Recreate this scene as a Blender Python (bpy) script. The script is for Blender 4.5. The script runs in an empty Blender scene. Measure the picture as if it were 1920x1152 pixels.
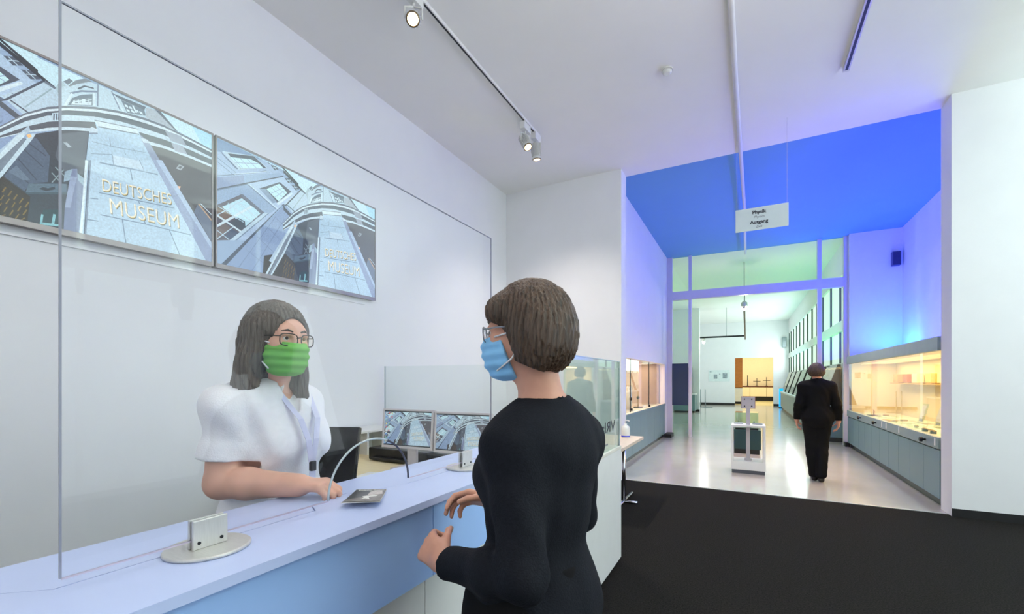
import bpy, bmesh, math, random
import numpy as np
from mathutils import Vector, Matrix
from mathutils.geometry import tessellate_polygon

random.seed(7)
SC = bpy.context.scene
COL = SC.collection
R = math.radians

# ------------------------------------------------------------------ camera
CAM_H = 1.46
YAW = R(28.1)
cam_data = bpy.data.cameras.new('camera')
cam_data.sensor_width = 36.0
cam_data.lens = 36.0 * 824.0 / 1920.0
cam_data.shift_y = 136.0 / 1920.0
cam_data.clip_start = 0.02
cam_data.clip_end = 200
cam = bpy.data.objects.new('camera', cam_data)
COL.objects.link(cam)
cam.location = (0, 0, CAM_H)
cam.rotation_euler = (R(90), 0, YAW)
SC.camera = cam

# ------------------------------------------------------------------ world, exposure
SC.view_settings.view_transform = 'Standard'
SC.view_settings.look = 'None'
SC.view_settings.gamma = 1.0
SC.view_settings.exposure = 0.0
SC.view_settings.use_curve_mapping = False
world = bpy.data.worlds.new('overcast_sky')
SC.world = world
world.use_nodes = True
bgn = world.node_tree.nodes['Background']
bgn.inputs[0].default_value = (0.80, 0.90, 1.0, 1)
bgn.inputs[1].default_value = 1.0

def area(name, loc, rot, sx, sy, power, color, spread=180):
    l = bpy.data.lights.new(name, 'AREA')
    l.shape = 'RECTANGLE'; l.size = sx; l.size_y = sy
    l.energy = power; l.color = color; l.spread = R(spread)
    o = bpy.data.objects.new(name, l); COL.objects.link(o)
    o.location = loc; o.rotation_euler = rot
    return o

PI = math.pi
DOWN = (0, 0, 0); UP = (PI, 0, 0)
TO_NEGX = (0, PI/2, 0); TO_POSX = (0, -PI/2, 0)      # light shines along -X / +X
TO_POSY = (PI/2, 0, 0)
# daylight entering through the entrance room's windows (right side wall and rear wall)
dl = area('daylight_side_windows', (4.92, 2.7, 2.1), TO_NEGX, 4.0, 5.4, 97, (0.88, 0.97, 1.0))
dl.rotation_euler = (0, PI/2 + 0.38, 0)          # overcast sky plus light thrown up from the ground outside
area('daylight_rear_windows', (0.6, -3.93, 1.75), TO_POSY, 6.4, 2.7, 8, (0.90, 0.94, 1.0))
# ceiling washers: side wall uplighter; rear and pendant ones added to brighten the ceiling (troughs built below)
area('added_uplight_rear', (0.6, -3.70, 2.86), UP, 5.0, 0.12, 80, (1.0, 0.94, 0.88))  # added to lift the ceiling; no lamp known on this wall
area('uplight_side', (4.70, 3.4, 2.86), UP, 0.12, 4.4, 360, (0.78, 1.0, 0.92))
area('added_uplight_pendant', (0.4, 1.3, 3.76), UP, 0.08, 2.5, 75, (1.0, 0.95, 0.90))  # added overhead, out of view, to lift the ceiling
# coloured LED strips lying on the tops of the hall's show cases, shining up
area('blue_led_strip', (2.35, 9.2, 2.02), UP, 0.6, 4.9, 150, (0.04, 0.05, 1.0))
area('blue_led_strip_low', (2.6, 11.2, 2.03), UP, 0.3, 0.9, 7, (0.02, 0.6, 1.0))
area('warm_case_strip', (2.30, 9.1, 1.775), DOWN, 0.5, 4.8, 78, (1.0, 0.66, 0.27))
area('warm_case_strip_opposite', (-2.3, 9.3, 1.835), DOWN, 0.4, 4.4, 40, (1.0, 0.74, 0.52))
area('green_led_strip', (1.55, 15.2, 2.2), UP, 0.3, 4.5, 25, (0.05, 1.0, 0.12))
area('green_led_strip_opposite', (-3.1, 16.0, 2.2), UP, 0.3, 6.0, 22, (0.30, 1.0, 0.12))
area('cyan_led_strip', (1.5, 23.0, 2.0), UP, 0.3, 7.0, 45, (0.30, 1.0, 0.85))
area('daylight_hall_windows', (1.90, 23.5, 2.75), TO_NEGX, 1.6, 8.5, 150, (0.88, 0.98, 1.0))
area('warm_far_room', (0.6, 31.5, 4.2), DOWN, 3.0, 3.0, 230, (1.0, 0.91, 0.64))
area('warm_hall_downlight', (0.3, 9.2, 4.40), DOWN, 0.8, 3.0, 50, (1.0, 0.86, 0.70), 95)

# ------------------------------------------------------------------ colours and materials
def lin(c):
    return tuple((v/255.0/12.92 if v/255.0 <= 0.04045 else ((v/255.0+0.055)/1.055)**2.4) for v in c)

MATS = {}
def mat(name, rgb, rough=0.5, metal=0.0, vary=0.05, scale=8.0, bump=0.0, bscale=None, spec=0.5,
        emit=None, estr=0.0, coat=0.0, stretch=None, sss=0.0):
    """procedural principled material: noise-modulated colour plus optional noise relief"""
    if name in MATS: return MATS[name]
    m = bpy.data.materials.new(name); m.use_nodes = True
    nt = m.node_tree; b = nt.nodes['Principled BSDF']
    c = lin(rgb)
    tc = nt.nodes.new('ShaderNodeTexCoord')
    mp = nt.nodes.new('ShaderNodeMapping')
    nt.links.new(tc.outputs['Object'], mp.inputs[0])
    if stretch: mp.inputs['Scale'].default_value = stretch
    nz = nt.nodes.new('ShaderNodeTexNoise'); nz.inputs['Scale'].default_value = scale
    nz.inputs['Detail'].default_value = 4
    nt.links.new(mp.outputs[0], nz.inputs['Vector'])
    rp = nt.nodes.new('ShaderNodeMapRange')
    rp.inputs[3].default_value = 1 - vary; rp.inputs[4].default_value = 1 + vary
    rp.inputs[1].default_value = 0.3; rp.inputs[2].default_value = 0.7
    nt.links.new(nz.outputs[0], rp.inputs[0])
    mx = nt.nodes.new('ShaderNodeMix'); mx.data_type = 'RGBA'; mx.blend_type = 'MULTIPLY'
    mx.inputs[0].default_value = 1.0
    mx.inputs[6].default_value = (*c, 1)
    nt.links.new(rp.outputs[0], mx.inputs[7])
    nt.links.new(mx.outputs[2], b.inputs['Base Color'])
    b.inputs['Roughness'].default_value = rough
    b.inputs['Metallic'].default_value = metal
    b.inputs['Specular IOR Level'].default_value = spec
    if coat:
        b.inputs['Coat Weight'].default_value = coat; b.inputs['Coat Roughness'].default_value = 0.1
    if sss:
        b.inputs['Subsurface Weight'].default_value = sss
        b.inputs['Subsurface Radius'].default_value = (0.02, 0.008, 0.004)
    if emit:
        b.inputs['Emission Color'].default_value = (*lin(emit), 1)
        b.inputs['Emission Strength'].default_value = estr
    if bump:
        n2 = nt.nodes.new('ShaderNodeTexNoise'); n2.inputs['Scale'].default_value = bscale or scale
        n2.inputs['Detail'].default_value = 3
        nt.links.new(mp.outputs[0], n2.inputs['Vector'])
        bp = nt.nodes.new('ShaderNodeBump'); bp.inputs['Strength'].default_value = bump
        bp.inputs['Distance'].default_value = 0.01
        nt.links.new(n2.outputs[0], bp.inputs['Height'])
        nt.links.new(bp.outputs[0], b.inputs['Normal'])
    MATS[name] = m
    return m

def glass_mat(name, tint=(1, 1, 1), ior=1.5, haze=0.0, refl=1.0):
    """thin clear sheet: straight-through transmission plus Fresnel mirror reflection"""
    m = bpy.data.materials.new(name); m.use_nodes = True
    nt = m.node_tree; nt.nodes.clear()
    out = nt.nodes.new('ShaderNodeOutputMaterial')
    tr = nt.nodes.new('ShaderNodeBsdfTransparent'); tr.inputs[0].default_value = (*tint, 1)
    gl = nt.nodes.new('ShaderNodeBsdfGlossy'); gl.inputs['Roughness'].default_value = 0.0
    gl.inputs[0].default_value = (1, 1, 1, 1)
    fr = nt.nodes.new('ShaderNodeFresnel')
    ge = nt.nodes.new('ShaderNodeNewGeometry')          # thin sheet: the exit face reflects like the entry face
    io = nt.nodes.new('ShaderNodeMapRange'); io.inputs[3].default_value = ior; io.inputs[4].default_value = 1.0/ior
    nt.links.new(ge.outputs['Backfacing'], io.inputs[0]); nt.links.new(io.outputs[0], fr.inputs[0])
    nz = nt.nodes.new('ShaderNodeTexNoise'); nz.inputs['Scale'].default_value = 2.0
    mr = nt.nodes.new('ShaderNodeMapRange'); mr.inputs[3].default_value = 0.92*refl; mr.inputs[4].default_value = 1.0*refl
    mu = nt.nodes.new('ShaderNodeMath'); mu.operation = 'MULTIPLY'
    nt.links.new(nz.outputs[0], mr.inputs[0]); nt.links.new(mr.outputs[0], mu.inputs[0])
    nt.links.new(fr.outputs[0], mu.inputs[1])
    mx = nt.nodes.new('ShaderNodeMixShader')
    nt.links.new(mu.outputs[0], mx.inputs[0]); nt.links.new(tr.outputs[0], mx.inputs[1]); nt.links.new(gl.outputs[0], mx.inputs[2])
    last = mx
    if haze:
        df = nt.nodes.new('ShaderNodeBsdfDiffuse'); df.inputs[0].default_value = (0.9, 0.93, 0.95, 1)
        m2 = nt.nodes.new('ShaderNodeMixShader'); m2.inputs[0].default_value = haze
        nt.links.new(mx.outputs[0], m2.inputs[1]); nt.links.new(df.outputs[0], m2.inputs[2]); last = m2
    nt.links.new(last.outputs[0], out.inputs[0])
    MATS[name] = m
    return m

M_WALL = mat('wall_paint', (236, 236, 239), 0.75, vary=0.012, scale=3, bump=0.03, bscale=120)
M_CEIL = mat('ceiling_paint', (246, 245, 243), 0.8, vary=0.012, scale=2, bump=0.02, bscale=90)
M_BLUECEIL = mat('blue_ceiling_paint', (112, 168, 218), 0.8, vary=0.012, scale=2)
M_CARPET = mat('dark_carpet', (34, 32, 30), 0.95, vary=0.7, scale=100, bump=0.6, bscale=220, spec=0.1)
M_FLOOR = mat('polished_floor', (196, 190, 182), 0.16, vary=0.05, scale=1.6, coat=0.3, bump=0.012, bscale=3)
M_BASE = mat('black_skirting', (22, 22, 24), 0.5)
M_WHITE = mat('white_lacquer', (228, 228, 226), 0.35, vary=0.02)
M_GREYPOST = mat('white_post_paint', (218, 216, 222), 0.5, vary=0.02)
M_BLUETOP = mat('blue_light_top_tint', (194, 208, 246), 0.32, vary=0.02, scale=5)  # blue-ish light on the counter top is put into this colour
M_BLUEFRONT = mat('blue_light_panel_tint', (166, 202, 255), 0.55, vary=0.02, scale=4)  # blue light falling on the counter front is painted into this colour
M_TEAL = mat('teal_lacquer', (112, 142, 148), 0.38, vary=0.05, scale=2)
M_TEALD = mat('dark_teal', (28, 66, 68), 0.45)
M_NAVY = mat('navy_board', (36, 58, 84), 0.6)
M_GREYMETAL = mat('grey_metal', (140, 152, 156), 0.4, metal=0.2)
M_ALU = mat('brushed_aluminium', (205, 204, 200), 0.35, metal=0.45, vary=0.05, scale=30, stretch=(1, 12, 1))
M_CHROME = mat('chrome', (200, 200, 205), 0.18, metal=1.0)
M_BLACK = mat('black_plastic', (16, 16, 18), 0.35, vary=0.1)
M_GLOSSBLACK = mat('glossy_black_glass', (8, 8, 10), 0.06)
M_DARKMETAL = mat('dark_metal', (48, 50, 54), 0.4, metal=0.6)
M_TAUPE = mat('taupe_bezel', (146, 138, 138), 0.35, metal=0.4)
M_CREAM = mat('birch_desk', (236, 220, 176), 0.4, vary=0.05, scale=4, stretch=(1, 8, 1))
M_CASE = mat('cream_case_lining', (238, 226, 200), 0.7, vary=0.02)
M_WOOD = mat('orange_wood', (176, 112, 44), 0.45, vary=0.15, scale=6, stretch=(1, 1, 6))
M_PAPER = mat('paper', (236, 236, 232), 0.7, vary=0.02)
M_TABLE = mat('maple_table', (226, 206, 184), 0.4, vary=0.05, stretch=(6, 1, 1))
M_ACRYL = glass_mat('acrylic_sheet', (0.985, 0.99, 0.995), 1.49, haze=0.012, refl=0.42)          # anti-reflective sheet
M_GLASS = glass_mat('clear_glass', (0.95, 0.975, 0.965), 1.5)
M_GREENGLASS = glass_mat('greenish_glass', (0.86, 0.95, 0.91), 1.5, haze=0.02)
M_EDGE = mat('acrylic_edge', (140, 142, 158), 0.2, vary=0.05)
M_EDGELIGHT = mat('bevelled_glass_edge', (188, 200, 206), 0.15, vary=0.05)
M_LAMP = mat('lamp_glow', (255, 240, 210), 0.3, emit=(255, 220, 160), estr=4.5)
M_CYAN = mat('cyan_light_column', (0, 170, 240), 0.3, emit=(0, 180, 255), estr=0.9)
M_PANEGLOW = mat('frosted_daylit_pane', (220, 234, 224), 0.5, emit=(222, 244, 226), estr=0.55)
M_LETTER = mat('dark_lettering', (52, 56, 66), 0.6)
M_LETTERGREY = mat('grey_lettering', (120, 126, 138), 0.6)

# ------------------------------------------------------------------ mesh helpers
def bx(bm, x0, x1, y0, y1, z0, z1, bevel=0.0):
    vs = [bm.verts.new((x, y, z)) for x in (x0, x1) for y in (y0, y1) for z in (z0, z1)]
    F = [(0, 1, 3, 2), (4, 6, 7, 5), (0, 4, 5, 1), (2, 3, 7, 6), (0, 2, 6, 4), (1, 5, 7, 3)]
    fs = [bm.faces.new([vs[i] for i in f]) for f in F]
    if bevel > 0:
        es = list({e for f in fs for e in f.edges})
        bmesh.ops.bevel(bm, geom=es, offset=bevel, segments=2, affect='EDGES', profile=0.5)
    return vs

def box(x0, x1, y0, y1, z0, z1, bevel=0.0):
    bm = bmesh.new(); bx(bm, x0, x1, y0, y1, z0, z1, bevel); return bm

def tube(bm, pts, r, seg=10, caps=True, radii=None):
    pts = [Vector(p) for p in pts]; n = len(pts); rings = []
    prev = None
    for i, p in enumerate(pts):
        d = (pts[min(i+1, n-1)] - pts[max(i-1, 0)]).normalized()
        if prev is None:
            a = Vector((0, 0, 1)) if abs(d.z) < 0.9 else Vector((1, 0, 0))
            u = d.cross(a).normalized()
        else:
            u = (prev - d*prev.dot(d)).normalized()
        prev = u
        v = d.cross(u)
        rr = radii[i] if radii else r
        rings.append([bm.verts.new(p + (u*math.cos(2*PI*k/seg) + v*math.sin(2*PI*k/seg))*rr) for k in range(seg)])
    for i in range(n-1):
        for k in range(seg):
            f = bm.faces.new((rings[i][k], rings[i][(k+1) % seg], rings[i+1][(k+1) % seg], rings[i+1][k])); f.smooth = True
    if caps:
        bm.faces.new(list(reversed(rings[0]))); bm.faces.new(rings[-1])

def tubem(pts, r, seg=10, radii=None):
    bm = bmesh.new(); tube(bm, pts, r, seg, True, radii); return bm

def lathe(bm, prof, c=(0, 0, 0), seg=24, axis=None):
    """prof: (radius, height) pairs, spun about an axis through c"""
    ax = Vector(axis).normalized() if axis else Vector((0, 0, 1))
    rot = Vector((0, 0, 1)).rotation_difference(ax).to_matrix()
    c = Vector(c); rings = []
    for r_, h in prof:
        rings.append([bm.verts.new(c + rot @ Vector((r_*math.cos(2*PI*k/seg), r_*math.sin(2*PI*k/seg), h))) for k in range(seg)])
    for i in range(len(rings)-1):
        for k in range(seg):
            f = bm.faces.new((rings[i][k], rings[i][(k+1) % seg], rings[i+1][(k+1) % seg], rings[i+1][k])); f.smooth = True
    bm.faces.new(list(reversed(rings[0]))); bm.faces.new(rings[-1])

def lathem(prof, c=(0, 0, 0), seg=24, axis=None):
    bm = bmesh.new(); lathe(bm, prof, c, seg, axis); return bm

def prism(bm, poly, plane, d0, d1):
    """extrude a 2D polygon: plane 'xy' (along z), 'yz' (along x), 'xz' (along y)"""
    def P(a, b, d):
        return {'xy': (a, b, d), 'yz': (d, a, b), 'xz': (a, d, b)}[plane]
    A = [bm.verts.new(P(a, b, d0)) for a, b in poly]
    B = [bm.verts.new(P(a, b, d1)) for a, b in poly]
    n = len(poly)
    for i in range(n):
        bm.faces.new((A[i], A[(i+1) % n], B[(i+1) % n], B[i]))
    tris = tessellate_polygon([[Vector((a, b, 0)) for a, b in poly]])
    for t in tris:
        try:
            bm.faces.new([A[i] for i in t]); bm.faces.new([B[i] for i in reversed(t)])
        except ValueError: pass

def obj(name, bm, m, parent=None, smooth=False):
    me = bpy.data.meshes.new(name)
    if isinstance(bm, bmesh.types.BMesh):
        bmesh.ops.recalc_face_normals(bm, faces=bm.faces)
        bm.to_mesh(me); bm.free()
    else:
        v, f = bm
        me.vertices.add(len(v)); me.vertices.foreach_set('co', np.asarray(v, np.float32).ravel())
        f = np.asarray(f, np.int32); n = len(f); k = f.shape[1]
        me.loops.add(n*k); me.loops.foreach_set('vertex_index', f.ravel())
        me.polygons.add(n); me.polygons.foreach_set('loop_start', np.arange(0, n*k, k, dtype=np.int32))
        me.update(calc_edges=True); me.validate()
    if smooth:
        me.polygons.foreach_set('use_smooth', np.ones(len(me.polygons), bool))
    for mm in (m if isinstance(m, (list, tuple)) else [m]): me.materials.append(mm)
    o = bpy.data.objects.new(name, me); COL.objects.link(o)
    if parent is not None:
        o.parent = parent
        if parent.type == 'EMPTY':
            o.matrix_parent_inverse = Matrix.Translation(-parent.location)
    return o

def tag(o, label, cat, group=None, kind=None):
    if label: o['label'] = label
    if cat: o['category'] = cat
    if group: o['group'] = group
    if kind: o['kind'] = kind
    return o

def thing(name, label, cat, loc=(0, 0, 0), group=None):
    o = bpy.data.objects.new(name, None); COL.objects.link(o)
    o.empty_display_size = 0.05
    o.location = loc
    return tag(o, label, cat, group)

def struct(name, bm, m, label=None, parent=None):
    o = obj(name, bm, m, parent)
    if parent is None:
        o['kind'] = 'structure'
        if label: o['label'] = label
    return o

def sroot(name, label, loc=(0, 0, 0)):
    o = bpy.data.objects.new(name, None); COL.objects.link(o); o.location = loc
    o['kind'] = 'structure'; o['label'] = label
    return o

def dup(root, loc, rotz=0.0, label=None, group=None):
    r = root.copy(); COL.objects.link(r); r.location = loc; r.rotation_euler = (0, 0, rotz)
    if label: r['label'] = label
    if group: r['group'] = group
    for ch in list(root.children):
        c = ch.copy(); COL.objects.link(c); c.parent = r
        for g in ch.children:
            d = g.copy(); COL.objects.link(d); d.parent = c
    return r

def text_mesh(body, size=1.0, extrude=0.0, shear=0.0, bold=0.0):
    cu = bpy.data.curves.new('lettering', 'FONT')
    cu.body = body; cu.size = size; cu.extrude = extrude; cu.align_x = 'CENTER'; cu.align_y = 'CENTER'
    cu.shear = shear; cu.offset = bold; cu.resolution_u = 3
    t = bpy.data.objects.new('lettering', cu); COL.objects.link(t)
    dg = bpy.context.evaluated_depsgraph_get(); dg.update()
    me = bpy.data.meshes.new_from_object(t.evaluated_get(dg))
    vs = [tuple(v.co) for v in me.vertices]; fs = [tuple(p.vertices) for p in me.polygons]
    bpy.data.objects.remove(t); bpy.data.curves.remove(cu); bpy.data.meshes.remove(me)
    return vs, fs

def letters(name, body, size, origin, ex, ey, m, parent=None, depth=0.001, shear=0.0, bold=0.0):
    """flat lettering: origin is its centre, ex / ey the reading and up directions"""
    vs, fs = text_mesh(body, size, depth, shear, bold)
    ex, ey = Vector(ex), Vector(ey); n = ex.cross(ey).normalized(); o_ = Vector(origin)
    bm = bmesh.new()
    V = [bm.verts.new(o_ + ex*x + ey*y + n*z) for x, y, z in vs]
    for f in fs:
        try: bm.faces.new([V[i] for i in f])
        except ValueError: pass
    return obj(name, bm, m, parent)
# ================================================================== THE SETTING
CZ = 4.51      # ceiling of the entrance room
HZ = 4.62      # ceiling of the first hall (behind the opening)
GZ = 4.70      # ceiling of the long hall
XL, XR0, YB = -3.5, 5.0, 6.35
WY = 6.64      # back face of the wall with the wide opening
OL, OR = -1.6, 1.93

struct('floor', box(XL-0.2, XR0+0.2, -4.2, 6.43, -0.12, 0.0), M_CARPET, 'dark grey carpet of the entrance room')
struct('floor', box(-3.6, 3.2, 6.43, 28.0, -0.12, 0.0), M_FLOOR, 'polished pale floor of the exhibition halls')
struct('floor', box(-4, 5, 28.0, 36.2, -0.12, 0.0), mat('ochre_floor', (206, 196, 150), 0.25, vary=0.05), 'polished ochre floor of the farthest room')
struct('trim_1', box(OL, OR, 6.415, 6.445, 0.0, 0.006), M_ALU, 'thin metal strip where carpet meets polished floor')

struct('ceiling', box(XL-0.2, XR0+0.2, -4.2, WY, CZ, CZ+0.35), M_CEIL, 'white ceiling of the entrance room')
struct('ceiling', box(-2.2, 3.1, WY, 12.12, HZ, HZ+0.2), M_BLUECEIL, 'blue ceiling of the first hall')
struct('ceiling', box(-3.7, 3.1, 12.12, 28.2, GZ, GZ+0.2), M_CEIL, 'long hall ceiling lit green from below')
struct('ceiling', box(-4, 5, 28.2, 36.2, 4.4, 4.6), M_CEIL, 'ceiling of the farthest room')

struct('wall_left', box(XL-0.2, XL, -4.2, WY, 0, CZ), M_WALL, 'white side wall carrying the wall screens')
bm = bmesh.new()
bx(bm, XL, OL, YB, WY, 0, CZ); 
struct('wall_back', bm, M_WALL, 'white wall left of the wide opening')
struct('wall_back', box(OR, XR0+0.2, YB, WY, 0, CZ), M_WALL, 'white wall right of the wide opening')
struct('baseboard_back', box(OR+0.002, XR0, YB-0.014, YB, 0, 0.085), M_BASE, 'black skirting along the right-hand wall')
struct('baseboard_left', box(XL, XL+0.014, -4, YB-0.02, 0, 0.085), M_BASE, 'black skirting along the screen wall')

# entrance room side and rear walls with their windows (behind and beside the camera)
bm = bmesh.new()
bx(bm, XR0, XR0+0.2, -4.2, WY, 0, 0.1); bx(bm, XR0, XR0+0.2, -4.2, WY, 4.1, CZ)
for a, b in ((-4.2, -1.0), (1.05, 1.2), (3.25, 3.4), (5.45, WY)): bx(bm, XR0, XR0+0.2, a, b, 0.1, 4.1)
struct('wall_right', bm, M_WALL, 'side wall with tall windows')
bm = bmesh.new()
bx(bm, XL, XR0, -4.2, -4.0, 0, 0.4); bx(bm, XL, XR0, -4.2, -4.0, 3.1, CZ)
for a, b in ((XL, -2.6), (-0.6, -0.42), (1.6, 1.78), (3.8, XR0)): bx(bm, a, b, -4.2, -4.0, 0.4, 3.1)
struct('wall_front', bm, M_WALL, 'rear wall with tall windows')
def window(n, plane, a0, a1, z0, z1, d):
    w = sroot('window_%d' % n, 'tall window with a pale frame', {'x': (d, (a0+a1)/2, z0), 'y': ((a0+a1)/2, d, z0)}[plane])
    def B(p0, p1, q0, q1, t0, t1):
        return box(t0, t1, p0, p1, q0, q1) if plane == 'x' else box(p0, p1, t0, t1, q0, q1)
    for (p0, p1, q0, q1) in ((a0, a0+.06, z0, z1), (a1-.06, a1, z0, z1), (a0+.06, a1-.06, z0, z0+.06), (a0+.06, a1-.06, z1-.06, z1)):
        obj('frame_bar', B(p0, p1, q0, q1, d-.03, d+.03), M_WHITE, w)
    am = (a0+a1)/2
    obj('mullion', B(am-.03, am+.03, z0+.06, z1-.06, d-.025, d+.025), M_WHITE, w)
    obj('pane', B(a0+.06, am-.03, z0+.06, z1-.06, d-.004, d+.004), M_GLASS, w)
    obj('pane', B(am+.03, a1-.06, z0+.06, z1-.06, d-.004, d+.004), M_GLASS, w)
for i, (a, b) in enumerate(((-1.0, 1.05), (1.2, 3.25), (3.4, 5.45))): window(i+1, 'x', a, b, 0.1, 4.1, XR0+0.1)
for i, (a, b) in enumerate(((-2.6, -0.6), (-0.42, 1.6), (1.78, 3.8))): window(i+4, 'y', a, b, 0.4, 3.1, -4.1)

# ---- first hall (blue)
HL, HR = -1.83, 2.85
bm = bmesh.new()
bx(bm, HL-0.12, HL, WY, 12.12, 1.84, HZ)          # above the show case
bx(bm, HL-0.12, HL, 11.67, 12.12, 0, 1.84)
struct('wall_left_hall', bm, M_WALL, 'tall white hall wall above the left show case')
struct('wall_right_hall', box(HR, HR+0.15, WY, 12.12, 0, HZ), M_WALL, 'recessed hall wall lit blue above the right show case')
struct('wall_end_hall', box(1.97, HR, 11.85, 12.12, 0, HZ), M_WALL, 'end wall of the blue-lit recess')
struct('baseboard_hall', box(-1.83, -1.66, 11.55, 11.99, 0, 0.09), M_BASE, 'black plinth under the left post')
struct('baseboard_hall', box(1.885, 1.97, 11.80, 11.999, 0, 0.09), M_BASE, 'black plinth under the right post')

# ---- glazed partition at the end of the first hall
gp = sroot('wall_partition', 'lilac-lit post and beam partition with glazed side and top lights', (0, 12.06, 0))
for (x0, x1) in ((-1.83, -1.70), (-1.31, -1.235), (1.41, 1.49), (1.89, 1.97)):
    obj('post', box(x0, x1, 12.0, 12.12, 0.0, HZ if x0 > 1.8 or x0 < -1.8 else 3.51), M_GREYPOST, gp)
for (x0, x1) in ((-1.31, -1.235), (1.41, 1.49)):
    obj('post', box(x0, x1, 12.0, 12.12, 3.72, HZ), M_GREYPOST, gp)
obj('beam', box(-1.70, 1.89, 11.99, 12.13, 3.51, 3.72), M_GREYPOST, gp)
for (x0, x1, z0, z1) in ((-1.70, -1.31, 3.72, HZ), (-1.235, 1.41, 3.72, HZ), (1.49, 1.89, 3.72, HZ),
                         (-1.70, -1.31, 0.0, 3.51), (1.49, 1.89, 0.0, 3.51)):
    obj('pane', box(x0, x1, 12.055, 12.065, z0, z1), M_GLASS, gp)
nb = obj('navy_panel', box(-1.70, -1.315, 11.98, 12.0, 0.80, 1.87, 0.004), M_NAVY)
tag(nb, 'dark navy rectangular board fixed between two pale posts', 'panel')

# ---- long hall
struct('wall_left_long', box(-3.7, -3.5, 12.12, 28, 0, GZ), M_WALL, 'hidden side wall of the long hall')
struct('wall_stub', box(-3.5, -1.9, 21.6, 21.9, 0, GZ), M_WALL, 'yellow-green lit wall end projecting from the left')
struct('baseboard_stub', box(-2.3, -1.88, 21.57, 21.6, 0, 0.1), M_BASE, 'black skirting of the projecting wall end')
struct('wall_fill_left', box(-3.5, -1.83, 12.0, 12.12, 0, GZ), M_WALL, 'wall return beside the left post')
bm = bmesh.new()
bx(bm, -3.5, -0.59, 28.0, 28.2, 0, GZ); bx(bm, 1.29, 2.2, 28.0, 28.2, 0, GZ); bx(bm, -0.59, 1.29, 28.0, 28.2, 2.68, GZ)
struct('wall_far', bm, M_WALL, 'far white wall with a doorway')
struct('baseboard_far', box(-3.4, -0.59, 27.97, 28.0, 0, 0.12), M_BASE, 'dark skirting left of the far doorway')
struct('baseboard_far', box(1.29, 2.0, 27.97, 28.0, 0, 0.12), M_BASE, 'dark skirting right of the far doorway')

# right wall of the long hall: daylit panes between dark mullions, pale transom
wr = sroot('wall_right_long', 'window wall of the long hall', (2.05, 12.12, 0))
obj('lower_wall', box(2.0, 2.2, 12.12, 28.0, 0, 1.85), M_WALL, wr)
obj('upper_wall', box(2.0, 2.2, 12.12, 28.0, 3.95, GZ), M_WALL, wr)
obj('transom', box(1.985, 2.2, 12.12, 28.0, 2.62, 2.86), M_WHITE, wr)
k = 0
y = 12.12
edges = [12.12, 13.4, 14.75, 16.2, 17.5, 18.7, 20.0, 21.4, 22.8, 24.2, 25.6, 27.0, 28.0]
for i in range(len(edges)-1):
    a, b = edges[i], edges[i+1]
    for (z0, z1) in ((1.85, 2.62), (2.86, 3.95)):
        obj('pane', box(2.06, 2.08, a+0.03, b-0.03, z0, z1), M_PANEGLOW, wr)
        obj('mullion', box(2.02, 2.18, b-0.03, b+0.03 if b < 28 else b, z0, z1), mat('mullion_grey', (84, 94, 90), 0.5), wr)

# ---- farthest room behind the doorway
struct('wall_far_room_back', box(-4, 5, 35.0, 35.2, 0, 4.4), M_CASE, 'yellowish rear wall of the farthest room')
struct('wall_far_room_left', box(-4.2, -4, 28.2, 35.2, 0, 4.4), M_CASE, 'left wall of the farthest room')
struct('wall_far_room_right', box(2.2, 2.4, 28.2, 35.2, 0, 4.4), M_CASE, 'right wall of the farthest room')
wp = obj('wood_panel', box(-0.62, -0.22, 29.6, 29.7, 0.98, 2.9), M_WOOD)
wpr = thing('wood_clad_cabinet', 'orange wood panel on a white base seen through far doorway', 'cabinet', (-0.4, 29.7, 0))
wp.parent = wpr; wp.matrix_parent_inverse = Matrix.Translation(-wpr.location); wp.name = 'panel'
obj('base', box(-0.62, -0.22, 29.58, 30.0, 0.14, 0.94), M_WHITE, wpr)
obj('plinth', box(-0.62, -0.22, 29.6, 30.0, 0.0, 0.14), M_BLACK, wpr)
obj('shelf_edge', box(-0.62, -0.22, 29.57, 30.0, 0.94, 0.98), M_DARKMETAL, wpr)
c = thing('floor_cabinet', 'cream floor cabinets with dark top along far room wall', 'cabinet', (0.9, 34.7, 0))
obj('worktop', box(-1.8, 2.19, 34.4, 35.0, 0.93, 1.0), mat('redwood_top', (92, 52, 40), 0.4), c)
for i in range(4): obj('door', box(-1.8+i*1.0+0.01, -0.8+i*1.0-0.01, 34.42, 34.98, 0.30, 0.93), M_CASE, c)
obj('plinth', box(-1.8, 2.19, 34.5, 34.98, 0.0, 0.30), M_BLACK, c)
c = thing('floor_cabinet', 'cream floor cabinet along right wall of far room', 'cabinet', (2.0, 32, 0))
obj('worktop', box(1.72, 2.19, 29.8, 34.38, 0.93, 1.0), MATS['redwood_top'], c)
obj('body', box(1.74, 2.18, 29.8, 34.38, 0.30, 0.93), M_CASE, c)
obj('plinth', box(1.80, 2.18, 29.9, 34.38, 0.0, 0.30), M_BLACK, c)
tag(obj('wall_display', box(2.12, 2.195, 32.4, 33.6, 1.05, 1.95, 0.01), M_GLOSSBLACK), 'black screen on right wall of far room', 'screen')
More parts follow.
